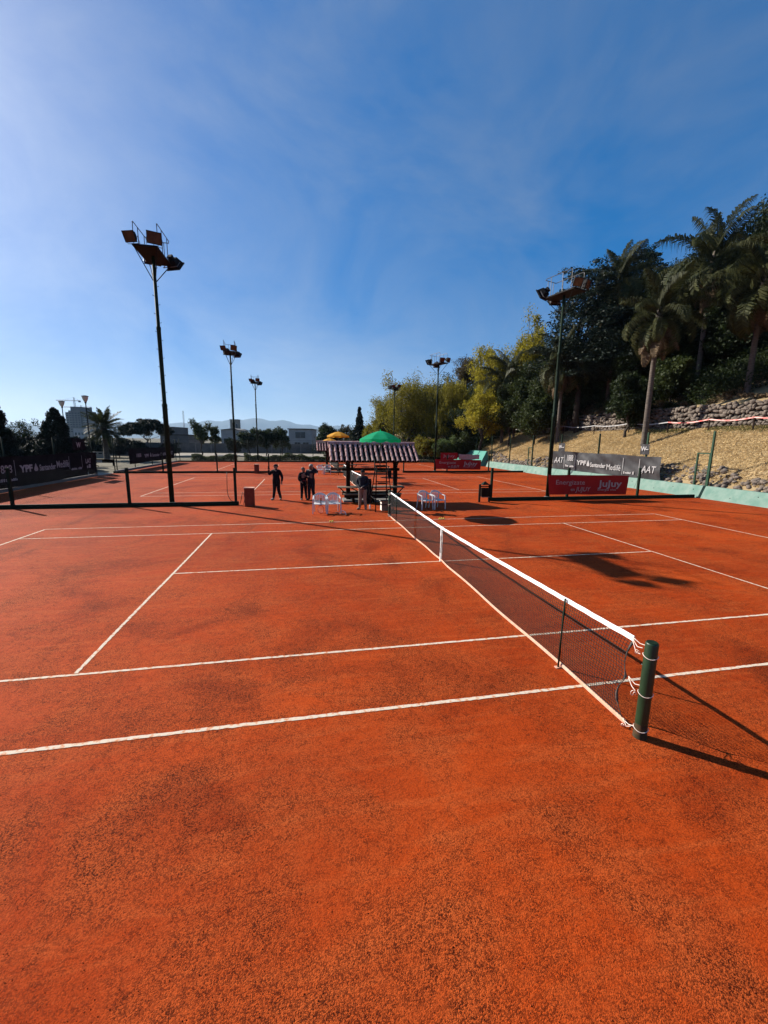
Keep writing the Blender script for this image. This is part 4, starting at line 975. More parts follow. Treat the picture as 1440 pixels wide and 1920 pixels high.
def tree(name, label, px, depth, py_top, wpx, kind='broad', m='leaf_dark', n_clump=60, per=170, leaf=0.16, crown_lo=0.30, group=GROUP_HILL, cat='tree', ax=None, base=None, lean=0):
    x_, y_, z_ = place(px, depth) if base is None else base
    H = max(1.2, (ztop(px, py_top, depth)-z_)*{'cedar': 0.86, 'broad': 0.91}.get(kind, 0.97)); W = wpx/F_PX*depth
    root = thing(name, label, cat, (x_, y_, z_-0.05), group=group)
    cz, rz, rx = H*(crown_lo+1)/2, H*(1-crown_lo)/2, W/2
    if kind == 'cedar':
        tiers = 22; cen, rad = [], []
        for t in range(tiers):
            f = t/(tiers-1); zz = H*(crown_lo+(1-crown_lo)*f); rr = rx*(1.0-0.55*f**2.2)
            for k in range(int(6+12*(1-f))):
                a = RNG.random()*6.28; d = rr*(0.25+0.75*RNG.random())
                cen.append((d*math.cos(a), d*math.sin(a), zz+0.10*d+RNG.normal()*0.2)); rad.append((0.34*rx*(1-0.4*f)*(0.5+RNG.random()), 0.34*rx*(1-0.4*f)*(0.5+RNG.random()), 0.22+0.2*RNG.random()))
    elif kind == 'cone':
        cen, rad = [], []
        for t in range(n_clump):
            f = ((t+0.5)/n_clump)**1.2; zz = H*(crown_lo+(1-crown_lo)*f*0.96); rr = rx*(1-f)**0.75*(0.85+0.2*math.sin(7*f))
            a = RNG.random()*6.28; d = rr*(0.35+0.5*RNG.random()); s = (0.13 if wpx > 60 else 0.10)*H*(1.1-0.75*f)*(0.8+0.4*RNG.random())
            cen.append((d*math.cos(a), d*math.sin(a), zz)); rad.append((s*0.8, s*0.8, s))
    elif kind == 'umbrella':
        cen, rad = [], []
        for t in range(n_clump):
            a = RNG.random()*6.28; d = rx*math.sqrt(RNG.random())*0.92; zz = H*(1-0.06)-(d/rx)**2*H*(1-crown_lo)*0.55-RNG.random()*H*0.16
            cen.append((d*math.cos(a), d*math.sin(a), zz)); rad.append((rx*0.2, rx*0.2, H*0.07))
    else:
        e = ellip(n_clump, 0.35); e[:, 2] = np.where(e[:, 2] < -0.3, e[:, 2]*0.75, e[:, 2])
        lob = 1+0.22*np.sin(e[:, :1]*5+e[:, 2:3]*4+RNG.random()*6)
        cen = (e*np.array([rx*0.88, rx*0.88, rz*0.9])*lob+np.array([0, 0, cz])).tolist()
        s = 0.33 if kind == 'broad' else 0.24
        rad = [(rx*s*(0.6+0.7*RNG.random()), rx*s*(0.6+0.7*RNG.random()), rz*s*(0.55+0.6*RNG.random())) for _ in cen]
    cen, rad = np.array(cen), np.array(rad)
    # trunk and limbs
    tk = MB(); th = H*(crown_lo+0.28); r0 = max(0.09, 0.022*H)
    top = (RNG.normal()*0.03*H+lean, RNG.normal()*0.03*H, th)
    path = limb_path((0, 0, -0.2), top, 7, 0.05); tk.tube(path, list(np.linspace(r0, r0*0.45, 7)), 8)
    if kind in ('cedar', 'cone'): tk.tube([top, (top[0]*0.6, top[1]*0.6, H*0.97)], [r0*0.45, 0.02], 6)
    pick = RNG.permutation(len(cen))[:18]
    for i in pick:
        t0 = path[3+int(RNG.integers(0, 4))]
        tk.tube(limb_path(t0, cen[i], 5, 0.07), list(np.linspace(r0*0.34, 0.018, 5)), 5)
    tk.build('trunk', 'bark', root, smooth=True)
    # crown
    Cs, As = [], []
    for c, r_ in zip(cen, rad):
        k = int(per*DENS*(0.6+0.8*RNG.random())); e = ellip(k, 0.25)
        pts = c+e*r_
        if kind == 'willow':
            # hanging strands below every clump
            ns = max(3, k//14); q_ = c+ellip(ns, 0.3)*r_; L_ = (0.10+0.16*RNG.random(ns))*H
            tt = np.arange(14)/14.0
            pts = (q_[:, None, :]+np.stack([0.12*np.sin(tt*5)[None, :]*RNG.normal(size=(ns, 1)), 0.12*np.cos(tt*4)[None, :]*RNG.normal(size=(ns, 1)), -tt[None, :]*L_[:, None]], -1)).reshape(-1, 3)
            a_ = unit(len(pts))*0.55+np.array([0, 0, -1.0])
        elif kind == 'cedar':
            a_ = unit(len(pts)); a_[:, 2] *= 0.25
        else:
            a_ = unit(len(pts))+e[:len(pts)]*0.4+np.array([0, 0, -0.25])
        Cs.append(pts); As.append(a_)
    Cs, As = np.concatenate(Cs), np.concatenate(As)
    leaf *= 1.35
    V, Q = leaf_quads(Cs, leaf, leaf*(0.46 if kind != 'willow' else 0.28), As)
    obj('crown', np_mesh('crown', V, Q, m), root)
    return root

# palms: each frond an object that shares one of a few meshes
def frond_mesh(L_, droop, leaflet, stiff, m, seed, up=0.5, npair=46, lw=0.045):
    rg = np.random.default_rng(seed); pts = []; ang = up; p_ = np.array([0.0, 0.0, 0.0]); n = 16
    for i in range(n+1):
        pts.append(p_.copy()); ang -= droop/n*(0.35+1.3*i/n); p_ = p_+np.array([math.cos(ang), 0.04*math.sin(i*0.8+seed), math.sin(ang)])*L_/n
    k = MB(); k.tube([tuple(q_) for q_ in pts], list(np.linspace(0.045, 0.008, n+1)), 5)
    P = np.array(pts); T = np.gradient(P, axis=0); T /= np.linalg.norm(T, axis=1)[:, None]
    for i in range(npair):
        s = 0.16+0.83*i/(npair-1); f = s*n; j = min(n-1, int(f)); c = P[j]+(P[j+1]-P[j])*(f-j); t = T[j]
        side = np.array([0, 1.0, 0]); upv = np.cross(t, side); upv = upv if upv[2] > 0 else -upv
        ll = leaflet*(math.sin(math.pi*min(1, 0.12+0.88*s))**0.6)*(0.8+0.4*rg.random())
        for sg in (-1, 1):
            d = side*sg*(0.9)+t*0.55+upv*rg.uniform(-0.15, 0.55); d /= np.linalg.norm(d); g2 = np.array([0, 0, -1.0])
            mid = c+d*ll*0.45+g2*ll*0.10*(1-stiff); d2 = d*stiff+g2*(1-stiff)*1.3; d2 /= np.linalg.norm(d2)+1e-9; tip = mid+d2*ll*0.55
            wv = np.cross(d, upv); wv = wv/(np.linalg.norm(wv)+1e-9)*lw/2
            k.add([c-wv*0.5, c+wv*0.5, mid+wv, mid-wv, tip], [(0, 1, 2, 3), (3, 2, 4)])
    return k.mesh('frond', m)
FR = {
    'green': [frond_mesh(3.4+0.6*(i % 3), 0.75+0.55*i, 1.0, 0.16, 'leaf_palm', i, up=0.9, npair=70, lw=0.055) for i in range(5)],
    'dead': [frond_mesh(3.0+0.3*i, 0.5, 0.9, 0.12, 'leaf_dead', 20+i, up=0.1, npair=56, lw=0.06) for i in range(3)],
    'date': [frond_mesh(3.4, 0.55+0.2*i, 0.60, 0.8, 'leaf_palm', 30+i, up=0.8, npair=60, lw=0.07) for i in range(4)],
}
def palm(label, base, H, n=26, dead=9, kind='green', r0=0.19, scale=1.0, lean=(0, 0), name='palm_tree', group='feather palms on the hill'):
    root = thing(name, label, 'palm', base, group=group)
    top = Vector((lean[0], lean[1], H)); pts = [Vector((lean[0]*t*t, lean[1]*t*t, H*t-0.15*(t == 0))) for t in np.linspace(0, 1, 26)]
    MB().tube(pts, [r0*(1.25 if i == 0 else 1.0)*(1-0.25*i/25)*(1+0.055*(i % 2)) for i in range(26)], 10).build('trunk', 'palm_bark', root, smooth=True)
    MB().lathe([(r0*0.8, -0.5), (r0*1.25, 0.0), (r0*1.1, 0.5), (r0*0.4, 1.1)], 10, c=tuple(top)).build('crown_shaft', 'palm_bark', root, smooth=True)
    rp = random.Random(int(H*100)+int(base[0]*10))
    for i in range(n):
        f = i/max(1, n-1); az = i*2.39996+rp.uniform(-0.2, 0.2); el = math.radians(78-110*f**0.85)+rp.uniform(-0.1, 0.1)
        o = bpy.data.objects.new('frond', FR[kind][min(len(FR[kind])-1, max(0, int(f*len(FR[kind])+rp.uniform(-0.9, 0.9))))]); COL.objects.link(o); o.parent = root
        o.location = top+Vector((0, 0, 0.55-0.4*f)); o.rotation_euler = (rp.uniform(-0.4, 0.4), -el+0.75, az); s = scale*rp.uniform(0.85, 1.12); o.scale = (s, s, s)
    for i in range(dead):
        o = bpy.data.objects.new('dead_frond', FR['dead'][rp.randrange(3)]); COL.objects.link(o); o.parent = root
        o.location = top+Vector((0, 0, 0.1)); o.rotation_euler = (rp.uniform(-0.5, 0.5), math.radians(rp.uniform(48, 80)), rp.uniform(0, 6.28)); s = scale*rp.uniform(0.7, 1.0); o.scale = (s, s, s)
    return root
def hill_palm(label, px, X, pz, **k):
    p_ = at_x(px, 830, X); y_ = float(p_[1]); D_ = float((p_-CAM) @ AX_F); b_ = (X, y_, hill(X, y_)-0.1); Ht = ztop(px, pz, D_)-b_[2]
    return palm(label, b_, Ht, **k)
hill_palm('tall palm with ringed pale trunk on the dry grass slope', 1207, 23.4, 615, n=28, dead=8, r0=0.21, scale=1.08)
hill_palm('palm with dark trunk standing above the stone terrace wall', 1385, 28.0, 560, n=28, dead=6, r0=0.19, scale=1.1)
hill_palm('palm at right picture edge with hanging dry fronds', 1462, 27.0, 520, n=30, dead=16, r0=0.22, scale=1.15)
hill_palm('slender palm behind the right mast, lower on the slope', 1044, 23.6, 690, n=26, dead=14, r0=0.20, scale=1.1)
hill_palm('palm with bare grey trunk farther along the grass slope', 940, 23.2, 735, n=26, dead=8, r0=0.22, scale=1.15)
hill_palm('leaning dark palm just behind the bare grey trunk palm', 962, 24.6, 715, n=22, dead=6, r0=0.18, scale=1.1, lean=(-0.6, 0.3))
hill_palm('palm in deep shade between ringed palm and dark trunk palm', 1290, 31.0, 520, n=30, dead=10, r0=0.2, scale=1.3)
hill_palm('palm with low crown left of the ringed pale trunk', 1130, 28.5, 560, n=28, dead=12, r0=0.2, scale=1.25)

T = tree
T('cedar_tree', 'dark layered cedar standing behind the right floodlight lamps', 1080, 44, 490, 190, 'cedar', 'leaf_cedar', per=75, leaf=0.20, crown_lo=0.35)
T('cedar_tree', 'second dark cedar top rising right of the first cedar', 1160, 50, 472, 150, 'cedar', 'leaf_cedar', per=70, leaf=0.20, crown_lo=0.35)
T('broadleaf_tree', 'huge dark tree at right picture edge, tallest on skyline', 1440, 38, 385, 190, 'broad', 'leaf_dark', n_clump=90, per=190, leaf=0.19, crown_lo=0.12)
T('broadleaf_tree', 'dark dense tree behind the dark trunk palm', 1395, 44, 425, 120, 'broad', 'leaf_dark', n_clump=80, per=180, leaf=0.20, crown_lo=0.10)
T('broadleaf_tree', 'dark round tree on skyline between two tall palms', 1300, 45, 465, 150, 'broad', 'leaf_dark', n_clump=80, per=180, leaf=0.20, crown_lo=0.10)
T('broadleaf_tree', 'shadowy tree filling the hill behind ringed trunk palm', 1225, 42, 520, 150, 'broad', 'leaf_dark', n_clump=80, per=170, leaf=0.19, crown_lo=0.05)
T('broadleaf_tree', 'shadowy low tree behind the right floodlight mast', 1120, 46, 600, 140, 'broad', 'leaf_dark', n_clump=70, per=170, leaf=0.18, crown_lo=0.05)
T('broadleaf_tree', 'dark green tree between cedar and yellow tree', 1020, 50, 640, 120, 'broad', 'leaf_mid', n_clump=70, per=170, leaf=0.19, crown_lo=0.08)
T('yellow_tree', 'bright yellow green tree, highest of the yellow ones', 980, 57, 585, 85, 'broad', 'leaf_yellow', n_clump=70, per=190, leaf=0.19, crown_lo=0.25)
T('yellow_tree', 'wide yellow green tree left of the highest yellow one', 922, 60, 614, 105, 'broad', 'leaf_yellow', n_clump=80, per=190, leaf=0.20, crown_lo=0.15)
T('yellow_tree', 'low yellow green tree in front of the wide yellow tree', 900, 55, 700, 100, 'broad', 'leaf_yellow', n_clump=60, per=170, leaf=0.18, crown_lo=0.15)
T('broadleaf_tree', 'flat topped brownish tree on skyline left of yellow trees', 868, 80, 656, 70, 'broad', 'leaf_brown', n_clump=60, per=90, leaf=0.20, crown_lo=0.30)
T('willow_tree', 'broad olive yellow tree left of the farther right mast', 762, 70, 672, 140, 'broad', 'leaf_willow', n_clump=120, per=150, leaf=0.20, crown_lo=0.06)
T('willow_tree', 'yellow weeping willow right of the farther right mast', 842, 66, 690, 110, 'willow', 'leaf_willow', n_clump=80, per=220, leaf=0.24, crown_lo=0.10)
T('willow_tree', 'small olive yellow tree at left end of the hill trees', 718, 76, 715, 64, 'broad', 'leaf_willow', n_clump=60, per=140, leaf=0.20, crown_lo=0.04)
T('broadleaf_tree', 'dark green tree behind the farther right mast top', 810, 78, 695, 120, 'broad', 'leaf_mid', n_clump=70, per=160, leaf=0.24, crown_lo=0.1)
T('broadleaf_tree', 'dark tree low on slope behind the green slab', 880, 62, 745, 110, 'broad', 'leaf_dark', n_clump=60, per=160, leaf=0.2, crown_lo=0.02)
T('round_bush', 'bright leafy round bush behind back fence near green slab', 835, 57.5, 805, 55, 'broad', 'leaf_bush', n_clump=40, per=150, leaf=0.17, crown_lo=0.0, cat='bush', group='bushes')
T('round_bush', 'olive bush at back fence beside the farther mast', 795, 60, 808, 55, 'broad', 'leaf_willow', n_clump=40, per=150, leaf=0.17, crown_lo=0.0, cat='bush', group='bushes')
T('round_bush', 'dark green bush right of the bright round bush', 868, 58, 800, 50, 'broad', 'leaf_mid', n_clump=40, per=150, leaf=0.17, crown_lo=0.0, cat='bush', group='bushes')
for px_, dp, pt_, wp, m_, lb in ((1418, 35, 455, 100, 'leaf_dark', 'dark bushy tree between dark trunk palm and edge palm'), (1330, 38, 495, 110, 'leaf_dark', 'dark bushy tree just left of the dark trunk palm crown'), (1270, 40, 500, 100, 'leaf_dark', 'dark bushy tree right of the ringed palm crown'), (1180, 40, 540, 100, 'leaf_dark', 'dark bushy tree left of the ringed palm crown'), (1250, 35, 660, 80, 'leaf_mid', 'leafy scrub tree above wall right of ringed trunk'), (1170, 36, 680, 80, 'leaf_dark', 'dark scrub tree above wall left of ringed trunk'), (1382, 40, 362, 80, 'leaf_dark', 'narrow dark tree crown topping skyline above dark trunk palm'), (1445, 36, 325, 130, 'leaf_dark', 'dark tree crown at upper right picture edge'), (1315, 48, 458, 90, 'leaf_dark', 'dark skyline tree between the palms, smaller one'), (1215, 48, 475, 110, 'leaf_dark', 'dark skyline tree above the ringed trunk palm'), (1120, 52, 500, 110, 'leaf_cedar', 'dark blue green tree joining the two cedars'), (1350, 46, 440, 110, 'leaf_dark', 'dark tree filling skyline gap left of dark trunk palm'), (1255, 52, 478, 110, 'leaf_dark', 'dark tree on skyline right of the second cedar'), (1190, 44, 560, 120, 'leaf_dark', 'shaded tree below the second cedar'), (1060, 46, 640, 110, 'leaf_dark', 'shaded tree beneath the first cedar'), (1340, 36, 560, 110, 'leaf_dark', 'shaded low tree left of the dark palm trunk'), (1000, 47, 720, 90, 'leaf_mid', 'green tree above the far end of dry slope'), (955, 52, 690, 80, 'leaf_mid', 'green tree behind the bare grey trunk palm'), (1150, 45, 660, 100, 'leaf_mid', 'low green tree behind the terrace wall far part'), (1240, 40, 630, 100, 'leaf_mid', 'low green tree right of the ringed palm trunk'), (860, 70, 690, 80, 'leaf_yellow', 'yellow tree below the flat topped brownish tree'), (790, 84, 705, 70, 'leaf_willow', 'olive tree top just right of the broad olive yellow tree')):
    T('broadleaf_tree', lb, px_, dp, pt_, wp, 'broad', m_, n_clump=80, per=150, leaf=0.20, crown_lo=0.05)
GF = 'distant trees beyond back fence'
T('conifer_tree', 'dark pointed conifer rising left of the hill trees', 674, 92, 760, 36, 'cone', 'leaf_cypress', n_clump=110, per=110, leaf=0.3, crown_lo=0.05, group=GF)
T('broadleaf_tree', 'dark bushy tree above the yellow umbrellas', 616, 95, 784, 62, 'broad', 'leaf_dark', n_clump=55, per=150, leaf=0.28, crown_lo=0.12, group=GF)
T('broadleaf_tree', 'thin brownish tree between bushy tree and conifer', 648, 105, 785, 36, 'broad', 'leaf_brown', n_clump=30, per=60, leaf=0.26, crown_lo=0.15, group=GF)
T('broadleaf_tree', 'olive tree right of the pointed conifer', 694, 84, 775, 40, 'broad', 'leaf_willow', n_clump=40, per=130, leaf=0.26, crown_lo=0.05, group=GF)
T('broadleaf_tree', 'leafy sparse tree standing tall right of near left mast', 378, 76, 776, 44, 'broad', 'leaf_mid', n_clump=34, per=75, leaf=0.26, crown_lo=0.20, group=GF)
T('broadleaf_tree', 'sparse tree just right of the tall leafy sparse one', 404, 78, 788, 30, 'broad', 'leaf_mid', n_clump=24, per=75, leaf=0.26, crown_lo=0.20, group=GF)
T('broadleaf_tree', 'dark tree left of most distant left mast', 468, 74, 793, 46, 'broad', 'leaf_dark', n_clump=45, per=120, leaf=0.26, crown_lo=0.12, group=GF)
T('broadleaf_tree', 'dark tree right of most distant left mast', 500, 76, 792, 46, 'broad', 'leaf_dark', n_clump=45, per=120, leaf=0.26, crown_lo=0.12, group=GF)
T('broadleaf_tree', 'dark tree touching the left side of white house', 528, 78, 794, 40, 'broad', 'leaf_mid', n_clump=45, per=110, leaf=0.26, crown_lo=0.12, group=GF)
T('broadleaf_tree', 'low dark tree beneath the pale water tank tower', 438, 74, 812, 40, 'broad', 'leaf_dark', n_clump=36, per=110, leaf=0.26, crown_lo=0.05, group=GF)
T('broadleaf_tree', 'broad umbrella shaped dark tree left of the near left mast', 276, 72, 779, 92, 'umbrella', 'leaf_cypress', n_clump=90, per=170, leaf=0.26, crown_lo=0.40, group=GF)
T('broadleaf_tree', 'low shadowy shrub tree under the umbrella shaped tree', 250, 66, 812, 60, 'broad', 'leaf_cypress', n_clump=36, per=120, leaf=0.22, crown_lo=0.05, group=GF)
GL = 'dark trees behind the left banner'
T('conifer_tree', 'dark pointed conifer behind the left sponsor banner', 108, 36, 760, 160, 'cone', 'leaf_cypress', n_clump=120, per=230, leaf=0.13, crown_lo=0.02, group=GL)
T('conifer_tree', 'dark conifer cut by left picture edge', -4, 31, 742, 125, 'cone', 'leaf_cypress', n_clump=120, per=230, leaf=0.13, crown_lo=0.02, group=GL)
T('broadleaf_tree', 'thin half bare tree between the two dark conifers', 44, 42, 766, 66, 'broad', 'leaf_dark', n_clump=36, per=60, leaf=0.13, crown_lo=0.15, group=GL)
T('round_bush', 'dark hedge bush filling gap left of pointed conifer', 60, 36, 808, 70, 'broad', 'leaf_cypress', n_clump=46, per=170, leaf=0.13, crown_lo=0.0, group=GL, cat='bush')
T('round_bush', 'dark low bush right of pointed conifer', 150, 37, 832, 44, 'broad', 'leaf_cypress', n_clump=40, per=150, leaf=0.13, crown_lo=0.0, group=GL, cat='bush')
for px_, dp, pt_, wp, lb in ((22, 37, 800, 60, 'dark bush below the thin half bare tree'), (84, 40, 806, 60, 'dark bush just left of the pointed conifer base'), (132, 42, 812, 60, 'dark bush under the flared street lamps'), (178, 62, 815, 60, 'shadowy bush below the date palm, left side'), (222, 62, 818, 60, 'shadowy bush below the date palm, right side'), (318, 68, 822, 50, 'dark bush behind the near left mast foot'), (-30, 34, 780, 80, 'dark bush at far left picture edge')):
    T('round_bush', lb, px_, dp, pt_, wp, 'broad', 'leaf_cypress', n_clump=46, per=130, leaf=0.17, crown_lo=0.0, group=GL, cat='bush')
p_ = at_d(197, 826, 55); palm('stout date palm with arching fronds against the sky at left', (float(p_[0]), float(p_[1]), 0), ztop(197, 808, 55), n=64, dead=0, kind='date', r0=0.34, scale=0.86, name='date_palm', group='date palms')

# dry grass, undergrowth and hedge: uncountable
def scatter_grass():
    n = 120000
    y = RNG.uniform(-2, 52, n); d = RNG.uniform(0.35, 6.1, n); x = np.array([foot_x(v) for v in y])+d
    z = np.array([hill(a, b_) for a, b_ in zip(x, y)])
    C = np.stack([x, y, z+0.05], 1); A = unit(n)*np.array([1, 1, 0.35])+np.array([-0.35, 0, 0.35])
    V, Q = leaf_quads(C, 0.24, 0.028, A)
    tag(obj('dry_grass', np_mesh('dry_grass', V, Q, 'grass_dry')), 'dry yellow grass covering the slope below stone wall', 'grass', kind='stuff')
    n = 9000
    y = RNG.uniform(6, 50, n); d = 5.75+RNG.normal(size=n)*0.25; x = 19.75+d; z = np.array([hill(a, b_) for a, b_ in zip(x, y)])
    keep = (np.sin(y*0.8)+np.sin(y*0.31+1) > 0.1) & (d < 6.1); C = np.stack([x, y, z+0.07], 1)[keep]
    V, Q = leaf_quads(C, 0.26, 0.03, unit(len(C))*0.6+np.array([0, 0, 0.7]))
    tag(obj('green_grass', np_mesh('green_grass', V, Q, 'grass_green')), 'greener grass strip at foot of the terrace wall', 'grass', kind='stuff')
scatter_grass()
def undergrowth(name, label, m, n_c, per, leaf, hmax, seed, dlo, dhi, ylo, yhi, cond=lambda d, y: True):
    Cs, As = [], []; rg = random.Random(seed); made = 0
    while made < n_c:
        y = rg.uniform(ylo, yhi); d = rg.uniform(dlo, dhi)
        if not cond(d, y): made += 0.2; continue
        made += 1; x = foot_x(y)+d; h_ = hmax*rg.uniform(0.3, 1); r_ = rg.uniform(0.5, 1.1)*h_*0.8+0.3
        e = ellip(per, 0.2); Cs.append(np.array([x, y, hill(x, y)+h_*0.45])+e*np.array([r_, r_, h_*0.55])); As.append(unit(per)+np.array([0, 0, 0.3]))
    V, Q = leaf_quads(np.concatenate(Cs), leaf, leaf*0.4, np.concatenate(As))
    tag(obj(name, np_mesh(name, V, Q, m)), label, 'undergrowth', kind='stuff')
bare = lambda d, y: not (d > 6.3 and d < 13.5 and y < 21.5-(d-6.3)*0.5)      # the open earth bank at the right edge
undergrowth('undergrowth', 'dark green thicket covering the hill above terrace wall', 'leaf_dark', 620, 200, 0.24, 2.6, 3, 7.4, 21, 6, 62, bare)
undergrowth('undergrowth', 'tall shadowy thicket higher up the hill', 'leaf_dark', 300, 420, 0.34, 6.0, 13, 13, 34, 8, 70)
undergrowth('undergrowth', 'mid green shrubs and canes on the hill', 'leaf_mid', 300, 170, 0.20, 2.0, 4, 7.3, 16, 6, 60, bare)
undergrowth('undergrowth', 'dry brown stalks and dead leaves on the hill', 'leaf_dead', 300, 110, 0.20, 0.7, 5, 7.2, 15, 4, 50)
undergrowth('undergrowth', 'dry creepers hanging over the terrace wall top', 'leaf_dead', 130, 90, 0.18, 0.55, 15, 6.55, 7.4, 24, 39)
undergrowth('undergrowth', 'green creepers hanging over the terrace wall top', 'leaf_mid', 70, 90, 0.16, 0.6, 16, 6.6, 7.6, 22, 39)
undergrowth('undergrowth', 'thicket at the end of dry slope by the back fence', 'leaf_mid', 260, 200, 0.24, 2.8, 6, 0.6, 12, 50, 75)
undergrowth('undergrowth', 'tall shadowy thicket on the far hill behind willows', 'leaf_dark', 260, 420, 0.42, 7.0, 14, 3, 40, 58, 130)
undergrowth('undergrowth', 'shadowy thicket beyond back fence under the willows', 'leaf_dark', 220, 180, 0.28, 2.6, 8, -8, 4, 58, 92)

# ------------------------------------------------------------------ left side fence, back fence, their banners
XL = -19.68
def tall_fence(label, P0, P1, posts, H=3.0, kerb='concrete', mesh_from=0.2, pitch=0.11):
    P0, P1 = Vector(P0), Vector(P1); d = P1-P0; L_ = d.length; az = math.atan2(d.y, d.x)
    root = thing('chain_link_fence', label, 'fence', P0, az, group='tall chain link fences')
    MB().box((L_/2, 0.0, 0.07), (L_, 0.16, 0.20)).build('kerb', kerb, root, bevel=0.01)
    for x in posts:
        MB().tube([(x, 0.1, -0.05), (x, 0.1, H)], 0.042, 8).build('post', 'dark_green_paint', root, smooth=True)
    for z in (0.3, H-0.06): MB().tube([(0, 0.1, z), (L_, 0.1, z)], 0.012 if z > 1 else 0.005, 5).build('rail', 'dark_metal', root)
    w = MB(); wire_lines(w, L_, H-0.3, pitch, mesh_from, r=0.0017); w.build('wire_mesh', 'dark_metal', root, loc=(0, 0.1, 0))
    return root
tall_fence('left chain link fence carrying the nearest dark banner', (XL, 8.0, 0), (XL, 32.2, 0), (0.2, 4.9, 9.6, 14.3, 19.0, 24.0))
tall_fence('left chain link fence beyond entrance gap beside farther courts', (XL, 35.6, 0), (XL, 53.7, 0), (0.1, 0.55, 4.6, 9.3, 13.9, 18.0))
tall_fence('back chain link fence behind the farthest court', (XL, 53.75, 0), (18.7, 53.75, 0), (0.3, 4.7, 8.9, 13.2, 17.6, 22.2, 26.4, 30.8, 34.7, 38.2), kerb='dark_green_paint')
def dark_banner(label, y0, y1, z0, z1, texts, seed):
    root = thing('dark_banner', label, 'banner', (XL+0.10, 0, 0), group='dark banners on the left fence')
    cloth('cloth', (0, y0, z0), (0, y1, z0), (0, y1, z1), (0, y0, z1+0.04), (1, 0, 0), 'banner_dark', root, nu=90, nv=8, wr=0.03, seed=seed)
    for txt, ya, yb, z, s, bd in texts:
        if txt == '#': marks(root, 0.055, ya, yb, z, s, bd)
        elif txt == '|': MB().box((0.05, ya, z), (0.004, 0.03, s)).build('divider', 'letter_white', root)
        elif txt == '^': MB().slab([[(0.05, ya+0.13*w_, z+zz), (0.05, ya-0.13*w_, z+zz)] for zz, w_ in ((0.0, 0.9), (0.08, 1.5), (0.2, 1.2), (0.32, 0.7), (0.46, 0.1))], (1, 0, 0), 0.004).build('flame_logo', 'letter_white', root)
        else: text_part(txt, s, 'letter_white', root, (0.055, ya, z), (0, 1, 0), (0, 0, 1), bold=bd, width=yb-ya)
def yl(px): return float(at_x(px, 885, XL+0.1)[1])
dark_banner('long dark sponsor banner with white lettering on near left fence', 10.0, 30.6, 0.18, 1.90, [
    ('1888', yl(-6), yl(21), 1.02, 0.62, 0.012), ('#', yl(-22), yl(10), 0.55, 0.20, 7), ('#', yl(14), yl(29), 0.55, 0.16, 7), ('|', yl(27), 0, 1.25, 0.9, 0),
    ('YPF', yl(35), yl(60), 0.98, 0.55, 0.05), ('^', yl(67), 0, 0.95, 0, 0), ('Santander', yl(73), yl(104), 0.95, 0.52, 0.025), ('Medifé', yl(106), yl(129), 1.0, 0.66, 0.012),
    ('|', yl(130.5), 0, 1.25, 0.9, 0), ('#', yl(133), yl(144), 0.72, 0.15, 7), ('#', yl(146), yl(153), 0.72, 0.2, 3), ('|', yl(154.5), 0, 1.25, 0.9, 0)], 12)
dark_banner('short dark banner panel with white letters at the entrance gap', 30.75, 32.1, 0.20, 1.86, [('LAT', yl(161), yl(171), 1.1, 0.46, 0.03), ('#', yl(162), yl(170), 0.72, 0.3, 2)], 14)
dark_banner('small dark cloth with white scribble above near left banner end', 28.9, 30.7, 2.1, 2.9, [('W', 29.3, 29.9, 2.3, 0.5, 0.03)], 15)
dark_banner('dark sponsor banner on left fence beside the farthest court', 38.4, 52.2, 0.55, 1.98, [('1888', 40.0, 41.2, 1.15, 0.5, 0.012), ('YPF', 42.0, 43.3, 1.05, 0.46, 0.04), ('^', 43.9, 0, 1.05, 0, 0), ('Santander', 44.3, 46.6, 1.05, 0.44, 0.02), ('Medifé', 47.0, 48.8, 1.05, 0.5, 0.012), ('AAT', 50.0, 51.4, 1.05, 0.6, 0.01)], 16)

# entrance gap: barrier beam with a white sign, low beige wall, path
pa, pb = at_d(172, 864, 44), at_d(214, 862, 44)
root = thing('barrier_beam', 'dark beam barrier with small white sign across entrance gap', 'barrier', (float(pa[0]), float(pa[1]), 0))
dx, dy = float(pb[0]-pa[0]), float(pb[1]-pa[1])
zb = float(pa[2]); MB().beam((0, 0, zb), (dx, dy, zb), 0.12, 0.40).build('beam', 'wood_dark', root)
for t in (0.05, 0.95): MB().box((dx*t, dy*t, zb/2-0.1), (0.12, 0.12, zb-0.2)).build('post', 'wood_dark', root)
p2 = at_d(181, 865, 43.8); MB().beam((float(p2[0]-pa[0]), float(p2[1]-pa[1])-0.1, float(p2[2])), (float(p2[0]-pa[0])+0.62, float(p2[1]-pa[1])-0.1+0.62*dy/max(dx, 0.01)*1.0, float(p2[2])), 0.02, 0.24).build('sign', 'letter_white', root)
pa, pb = at_d(173, 861, 60), at_d(204, 847, 60)
root = thing('garden_wall', 'low beige wall with dark gaps seen through entrance', 'wall', (float(pa[0]), float(pa[1]), 0))
w_ = float(pb[0]-pa[0]); hz = float(pb[2]); MB().box((w_/2, 0, hz/2), (w_, 0.3, hz)).build('body', 'plaster_beige', root)
for t in (0.2, 0.5, 0.8): MB().box((w_*t, -0.155, hz*0.72), (w_*0.2, 0.02, hz*0.2)).build('opening', 'hole_black', root)
path = MB(); pts = [(-60, 34.0), (-45, 37.5), (-32, 38.5), (-24, 36.0), (-19.4, 34.0)]
path.sheet([[(x, y-1.1, -0.018), (x, y+1.1, -0.018)] for x, y in pts]); tag(path.build('path', 'plaster_beige'), 'pale path leading to the entrance gap', 'path', kind='structure')
